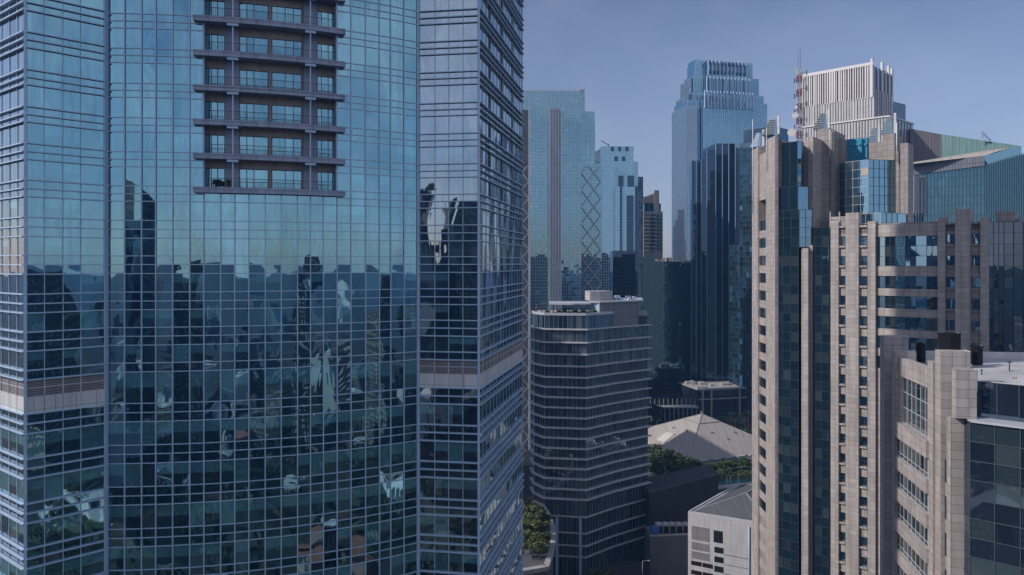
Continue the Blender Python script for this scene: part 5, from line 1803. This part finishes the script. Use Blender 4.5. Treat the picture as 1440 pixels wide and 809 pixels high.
# ------------------------------------------------------------------ trees
def crown_mb(c, rx, rz_, n, leaf, seed, clumps=9, upper=.4):
    rnd = random.Random(seed)
    m_ = MB()
    cl = []
    for k in range(clumps):
        a = rnd.uniform(0, 6.283); rr = rnd.uniform(.15, .8); h_ = rnd.uniform(-.6, .85)
        cl.append((Vector((math.cos(a) * rr * rx * (1 - .35 * abs(h_)), math.sin(a) * rr * rx * (1 - .35 * abs(h_)), h_ * rz_)), rnd.uniform(.28, .5), rnd.uniform(0, .8)))
    for k in range(n):
        q, s_, tn = rnd.choice(cl)
        v = Vector((rnd.gauss(0, 1), rnd.gauss(0, 1), rnd.gauss(0, 1))).normalized() * (rnd.random() ** .45) * s_
        p = c + q + Vector((v.x * rx, v.y * rx, v.z * rz_))
        u = Vector((rnd.gauss(0, 1), rnd.gauss(0, 1), rnd.gauss(0, .6))).normalized() * leaf * rnd.uniform(.6, 1.3)
        w2 = u.cross(Vector((rnd.gauss(0, 1), rnd.gauss(0, 1), rnd.gauss(0, 1)))).normalized() * leaf * .6
        m_.face([p - u, p + w2, p + u, p - w2], 0, (min(1, max(0, tn + rnd.uniform(-.2, .3))),) * 3)
    return m_


def tree(px, Yq, z0, hgt, rx, label, group, seed, leaf=.4, n=1300, mat=LEAF, name='garden_tree'):
    q = pt(px, Yq) if not isinstance(px, Vector) else px
    t_ = thing(name, label, 'tree', (q.x, q.y, z0), group)
    rnd = random.Random(seed)
    tr_ = MB()
    base = Vector((q.x, q.y, z0)); top = base + Vector((rnd.uniform(-.4, .4), rnd.uniform(-.4, .4), hgt * .6))
    tr_.tube(base, top, hgt * .03 + .06, hgt * .018, 7)
    for k in range(5):
        a = rnd.uniform(0, 6.283); s_ = base.lerp(top, rnd.uniform(.55, 1))
        tr_.tube(s_, s_ + Vector((math.cos(a) * rx * .6, math.sin(a) * rx * .6, hgt * .22)), hgt * .014, hgt * .005, 5)
    tr_.build('trunk', TRUNK, t_)
    crown_mb(base + Vector((0, 0, hgt * .66)), rx, hgt * .36, n, leaf, seed).build('crown', mat, t_)
    return t_


def palm(px, Yq, z0, hgt, label, group, seed):
    q = pt(px, Yq); rnd = random.Random(seed)
    t_ = thing('palm_tree', label, 'palm', (q.x, q.y, z0), group)
    m_ = MB(); top = Vector((q.x + rnd.uniform(-.5, .5), q.y, z0 + hgt))
    m_.tube((q.x, q.y, z0), top, .32, .2, 7); m_.build('trunk', solid('palm_bark', (.26, .21, .17), .9) if 'palm_bark' not in bpy.data.materials else bpy.data.materials['palm_bark'], t_)
    m_ = MB()
    for k in range(14):
        a = k * 6.283 / 14 + rnd.uniform(-.2, .2); L = hgt * .33 * rnd.uniform(.8, 1.1); lift = rnd.uniform(.1, .7)
        prev = top; tn = rnd.random()
        for s_ in range(1, 5):
            f = s_ / 4
            cur = top + Vector((math.cos(a) * L * f, math.sin(a) * L * f, L * (lift * f - .75 * f * f)))
            sdv = Vector((-math.sin(a), math.cos(a), 0)) * (.55 * (1 - f * .7))
            m_.face([prev - sdv, prev + sdv, cur + sdv * .8, cur - sdv * .8], 0, (tn,) * 3)
            prev = cur
    m_.build('fronds', LEAF_Y, t_)


GG = 'trees in the garden before the pyramid hall'
sd_n = 100
for i, (px, Yq, hgt, rx) in enumerate(((915, 318, 13, 6.5), (921, 305, 11, 6), (930, 312, 12, 6), (938, 300, 10, 5.5), (945, 320, 10, 5), (953, 300, 9, 5), (962, 318, 8, 4.5), (968, 305, 7.5, 4.2), (977, 322, 5, 4), (990, 315, 4, 3.6), (1004, 318, 4.2, 3.8), (1018, 322, 4.6, 4.4), (1032, 325, 4.4, 4), (1046, 326, 4.6, 4.2))):
    tree(px, Yq, gz, hgt, rx, ('round dark leaved tree in the garden between the ledged building and the pyramid hall'), GG, 100 + i, .45, 1500)
HG = 'clipped shrubs along the garden path'
for i in range(13):
    px = 958 + i * 7.6; Yq = 306 + i * .9
    q = pt(px, Yq)
    t_ = thing('clipped_shrub', 'low yellow green shrub in the clipped row along the garden path', 'shrub', (q.x, q.y, gz), HG)
    m_ = MB(); m_.tube((q.x, q.y, gz), (q.x, q.y, gz + 1), .1, .06, 5); m_.build('stem', TRUNK, t_)
    crown_mb(Vector((q.x, q.y, gz + 1.2)), 1.5, 1.1, 420, .28, 300 + i, 6).build('foliage', LEAF_Y, t_)
for i, px in enumerate((961, 966, 976, 1004, 1022, 1027, 1038)):
    q = pt(px, 303 + i * .8)
    t_ = thing('garden_post', 'short pale statue like post standing along the garden hedge', 'post', (q.x, q.y, gz), 'pale posts along the garden hedge')
    m_ = MB(); m_.cbox(q.x, q.y, gz, .7, .7, .5); m_.build('plinth', MASTW, t_)
    m_ = MB(); m_.tube((q.x, q.y, gz + .5), (q.x, q.y, gz + 2.2), .32, .16, 8); m_.tube((q.x, q.y, gz + 2.2), (q.x, q.y, gz + 2.7), .22, .14, 8); m_.build('shaft', MASTW, t_)
for i, (px, Yq, hgt) in enumerate(((1023, 455, 10), (1028, 460, 13), (1034, 452, 11), (1041, 462, 12), (1047, 455, 11), (1053, 462, 13))):
    palm(px, Yq, 0, hgt, 'tall palm standing behind the right slope of the pyramid roof', 'palms behind the pyramid hall', 500 + i)
for i, (px, Yq, hgt, rx) in enumerate(((1045, 440, 7, 4), (1052, 445, 6, 4), (1038, 470, 6, 4))):
    tree(px, Yq, 0, hgt, rx, 'small bushy tree among the palms behind the pyramid hall', 'bushes among the palms', 540 + i, .5, 900)
for i, (px, Yq, hgt, rx) in enumerate(((908, 486, 12, 8), (918, 492, 12, 8), (930, 527, 12, 9), (943, 530, 13, 10), (956, 532, 13, 10), (968, 530, 12, 9), (978, 534, 12, 8), (925, 478, 7, 5))):
    tree(px, Yq, 0, hgt, rx, 'tall dark street tree in the shade before the teal glass block', 'shaded trees before the teal block', 560 + i, .7, 1300, LEAF_D)  # part of their shade is in the darkened leaf colour
TG = 'plants on the pool podium'
for i, (px, Yq, hgt, rx) in enumerate(((737, 232, 6, 3.2), (744, 226, 7, 3.4), (750, 231, 5.5, 3), (757, 224, 6.5, 3.2), (741, 214, 6, 3), (752, 214, 6.5, 3.2), (762, 216, 5, 2.8), (736, 205, 6, 3.2), (746, 208, 5, 3), (757, 207, 5, 3), (766, 224, 4.5, 2.6), (760, 232, 4, 2.6), (752, 220, 6, 3), (740, 222, 5, 3), (767, 209, 4.5, 2.8), (749, 202, 5.5, 3), (760, 201, 5, 3), (738, 240, 5, 3))):
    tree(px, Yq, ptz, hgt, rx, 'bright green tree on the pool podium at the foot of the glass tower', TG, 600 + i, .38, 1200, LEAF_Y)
for i, (px, Yq, hgt, rx) in enumerate(((738, 275, 9, 5), (744, 285, 10, 5), (742, 266, 8, 4.5), (846, 236, 8, 5), (858, 232, 8, 5), (872, 228, 7, 5), (888, 226, 8, 5.5), (903, 222, 8, 5.5), (921, 226, 9, 5.5), (936, 220, 8, 5), (832, 240, 6, 4))):
    tree(px, Yq, 0, hgt, rx, 'dark street tree in the shade at the foot of the ledged building', 'street trees below the ledged building', 620 + i, .5, 1100)


def lamp(px, Yq, z0, hgt, label, group):
    q = pt(px, Yq)
    t_ = thing('street_lamp', label, 'street lamp', (q.x, q.y, z0), group)
    m_ = MB(); m_.tube((q.x, q.y, z0), (q.x, q.y, z0 + hgt), .14, .09, 8); m_.build('pole', ALU_PALE, t_)
    m_ = MB(); m_.bar((q.x, q.y, z0 + hgt), (q.x + 1.8, q.y - .3, z0 + hgt + .2), .1, .1); m_.build('arm', ALU_PALE, t_)
    m_ = MB(); m_.cbox(q.x + 2.0, q.y - .3, z0 + hgt + .1, .8, .35, .18); m_.build('lamp_head', MASTW, t_)


lamp(903.5, 240, 0, 9.5, 'grey street lamp at the corner of the dark plinth', None)
lamp(924, 438, 0, 13, 'tall pale lamp post left of the pyramid roof', None)

# ------------------------------------------------------------------ far city and the city behind the camera
CITYM = []
for nm, c in (('pale', (.36, .35, .34)), ('grey', (.22, .22, .23)), ('tan', (.33, .27, .21)), ('brick', (.25, .13, .09))):
    CITYM.append(panelled('city_%s_facade' % nm, c, 3.0, 3.6, .9, jcol=(.03, .04, .05), var=.06))
rnd = random.Random(5)
for i in range(46):
    a = rnd.uniform(.13, .30); Yq = rnd.uniform(1200, 3200)
    x = a * Yq; hgt = rnd.choice([25, 35, 50, 70, 90, 115])
    b = MB(); w_ = rnd.uniform(18, 45)
    b.cbox(x, Yq, 0, w_, w_ * .8, hgt, rnd.uniform(0, 1)); b.cbox(x, Yq, hgt, w_ * .4, w_ * .3, 5, 0)
    tag(b.build('distant_building', CITYM[i % 4]), 'far hazy block on the skyline between the glass towers', 'building', 'far blocks on the skyline')
# towers and houses behind the camera: they stand in the reflections
refl = [(-210, -190, 30, 120, 0), (-265, -240, 40, 126, 1), (-150, -260, 26, 132, 0), (-95, -330, 34, 112, 1), (-420, -260, 44, 132, 0), (-60, -250, 26, 88, 2),
        (-500, -420, 50, 146, 1), (-180, -420, 40, 145, 1), (260, -160, 44, 84, 2), (330, -60, 46, 90, 0), (290, 40, 40, 72, 1), (420, 60, 50, 104, 1), (-620, -300, 60, 140, 2), (210, -380, 40, 100, 0)]
for i, (x, y, w_, hgt, k) in enumerate(refl):
    t_ = thing('city_tower', 'dark office tower standing across the street, mirrored in the curved glass tower', 'tower', (x, y, 0), 'towers mirrored in the glass facade')
    b = MB(); b.cbox(x, y, 0, w_, w_ * .8, hgt, i * .4); b.build('tower_shaft', [G_DARK, CITYM[1], CITYM[2]][k], t_)
    b = MB(); b.cbox(x, y, hgt, w_ * .6, w_ * .5, 8 + 6 * (i % 3), i * .4); b.build('tower_cap', CITYM[1], t_)
for (x, y, w_, hgt, rz, c_) in ((111, -227, 12, 104, .45, (.66, .62, .60)), (143, -385, 24, 58, .3, (.60, .46, .32)), (62, -425, 62, 56, .1, (.38, .34, .34)), (235, -270, 30, 52, .7, (.66, .64, .62)), (-60, -400, 20, 84, .0, (.5, .5, .5))):
    t_ = thing('city_tower', 'pale block with dark window slots, mirrored as a wavy streak in the glass', 'tower', (x, y, 0), 'pale blocks mirrored in the glass facade')
    b = MB(); b.cbox(x, y, 0, w_, 14, hgt, rz); b.build('tower_shaft', panelled('pale_slot_facade', c_, 3.4, 4.2, 1.1, jcol=(.03, .03, .035), var=.05), t_)
    b = MB(); b.cbox(x, y, hgt, w_ * .5, 7, 4, rz); b.build('tower_cap', CONC, t_)
for i in range(110):
    x, y = rnd.uniform(-520, 360), rnd.uniform(-560, 20)
    if abs(x) < 14 and y > -40: continue
    if x > 40 and y > -20: continue
    w_, l_, hgt = rnd.uniform(9, 22), rnd.uniform(9, 24), rnd.choice([6, 7, 8, 10, 14, 20])
    rz = rnd.uniform(0, 3.14)
    t_ = thing('city_house', 'low house in the neighbourhood mirrored in the curved glass tower', 'house', (x, y, 0), 'houses mirrored in the glass facade')
    b = MB(); b.cbox(x, y, 0, w_, l_, hgt, rz); b.build('wall', CITYM[i % 4], t_)
    b = MB()
    u = Vector((math.cos(rz), math.sin(rz), 0)); v = Vector((-math.sin(rz), math.cos(rz), 0)); c = Vector((x, y, hgt))
    if i % 3:
        q = [c - u * w_ * .55 - v * l_ * .55, c + u * w_ * .55 - v * l_ * .55, c + u * w_ * .55 + v * l_ * .55, c - u * w_ * .55 + v * l_ * .55]
        r0_ = c - v * l_ * .2 + Vector((0, 0, 3.5)); r1_ = c + v * l_ * .2 + Vector((0, 0, 3.5))
        b.face([q[0], q[1], r0_]); b.face([q[1], q[2], r1_, r0_]); b.face([q[2], q[3], r1_]); b.face([q[3], q[0], r0_, r1_]); b.face(q[::-1])
    else:
        b.cbox(x, y, hgt, w_ * 1.02, l_ * 1.02, .8, rz)
    b.build('roof', [TERRA, ROOF_PALE, ROOF_TAN][i % 3 if i % 5 else 1], t_)
for i in range(230):
    az = rnd.uniform(-2.75, -.15); dist = 330 + 1700 * rnd.random() ** 1.6
    x, y = -20 + dist * math.cos(az), 60 + dist * math.sin(az)
    w_, l_ = rnd.uniform(12, 38), rnd.uniform(12, 30)
    hgt = rnd.choice([9, 12, 14, 18, 24, 30, 42]) + dist * .012 * rnd.random()
    if y > -60 and x > 0 and dist < 500: continue
    b = MB(); rz = rnd.uniform(0, 3.14)
    b.cbox(x, y, 0, w_, l_, hgt, rz); b.cbox(x, y, hgt, w_ * .4, l_ * .4, 3, rz)
    tag(b.build('city_block', [CITYM[0], CITYM[1], CITYM[2], CITYM[3], MASTW][i % 5]), 'mid rise city block mirrored small in the curved glass tower', 'building', 'city blocks mirrored in the glass facade')
# unseen blocks added behind the glass tower to cast shade on the middle
for i, (x, y, w_, hgt) in enumerate(((-120, 226, 62, 158), (-95, 338, 52, 142), (-190, 290, 60, 170))):
    t_ = thing('city_tower', 'unseen block added behind the curved glass tower to cast shade', 'tower', (x, y, 0), 'unseen blocks added to cast shade')
    b = MB(); b.cbox(x, y, 0, w_, w_ * .8, hgt, .3); b.build('tower_shaft', CITYM[1], t_)
    b = MB(); b.cbox(x, y, hgt, w_ * .5, w_ * .4, 8, .3); b.build('tower_cap', CITYM[1], t_)

# leafy ground cover behind the camera, seen as the dark green of the reflections
tc_ = MB()
for i in range(900):
    x, y = rnd.uniform(-420, 330), rnd.uniform(-420, 40)
    if (abs(x) < 12 and y > -30): continue
    r_ = rnd.uniform(4, 8)
    cc = Vector((x, y, r_ * .9))
    for k in range(30):
        v = Vector((rnd.gauss(0, 1), rnd.gauss(0, 1), rnd.gauss(0, .7))).normalized() * r_ * rnd.uniform(.6, 1)
        u = v.orthogonal().normalized() * 1.8; w2 = v.cross(u).normalized() * 1.5
        p = cc + v
        tc_.face([p - u, p + w2, p + u, p - w2], 0, (rnd.random(),) * 3)
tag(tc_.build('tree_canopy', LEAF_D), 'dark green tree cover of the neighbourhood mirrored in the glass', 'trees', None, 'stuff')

# ------------------------------------------------------------------ haze
hz = MB()
hz.box((-2600, -1500, -1), (5200, 0, 0), (0, 5200, 0), (0, 0, 345))
m = bpy.data.materials.new('haze_air'); m.use_nodes = True
t = m.node_tree; t.nodes.clear()
o = t.nodes.new('ShaderNodeOutputMaterial'); pv = t.nodes.new('ShaderNodeVolumePrincipled')
pv.inputs['Color'].default_value = (0.22, 0.50, 1.0, 1)
pv.inputs['Density'].default_value = 0.00018
pv.inputs['Anisotropy'].default_value = 0.0
t.links.new(pv.outputs[0], o.inputs['Volume'])
tag(hz.build('haze', m), 'thin blue haze filling the air over the city', 'haze', None, 'stuff')
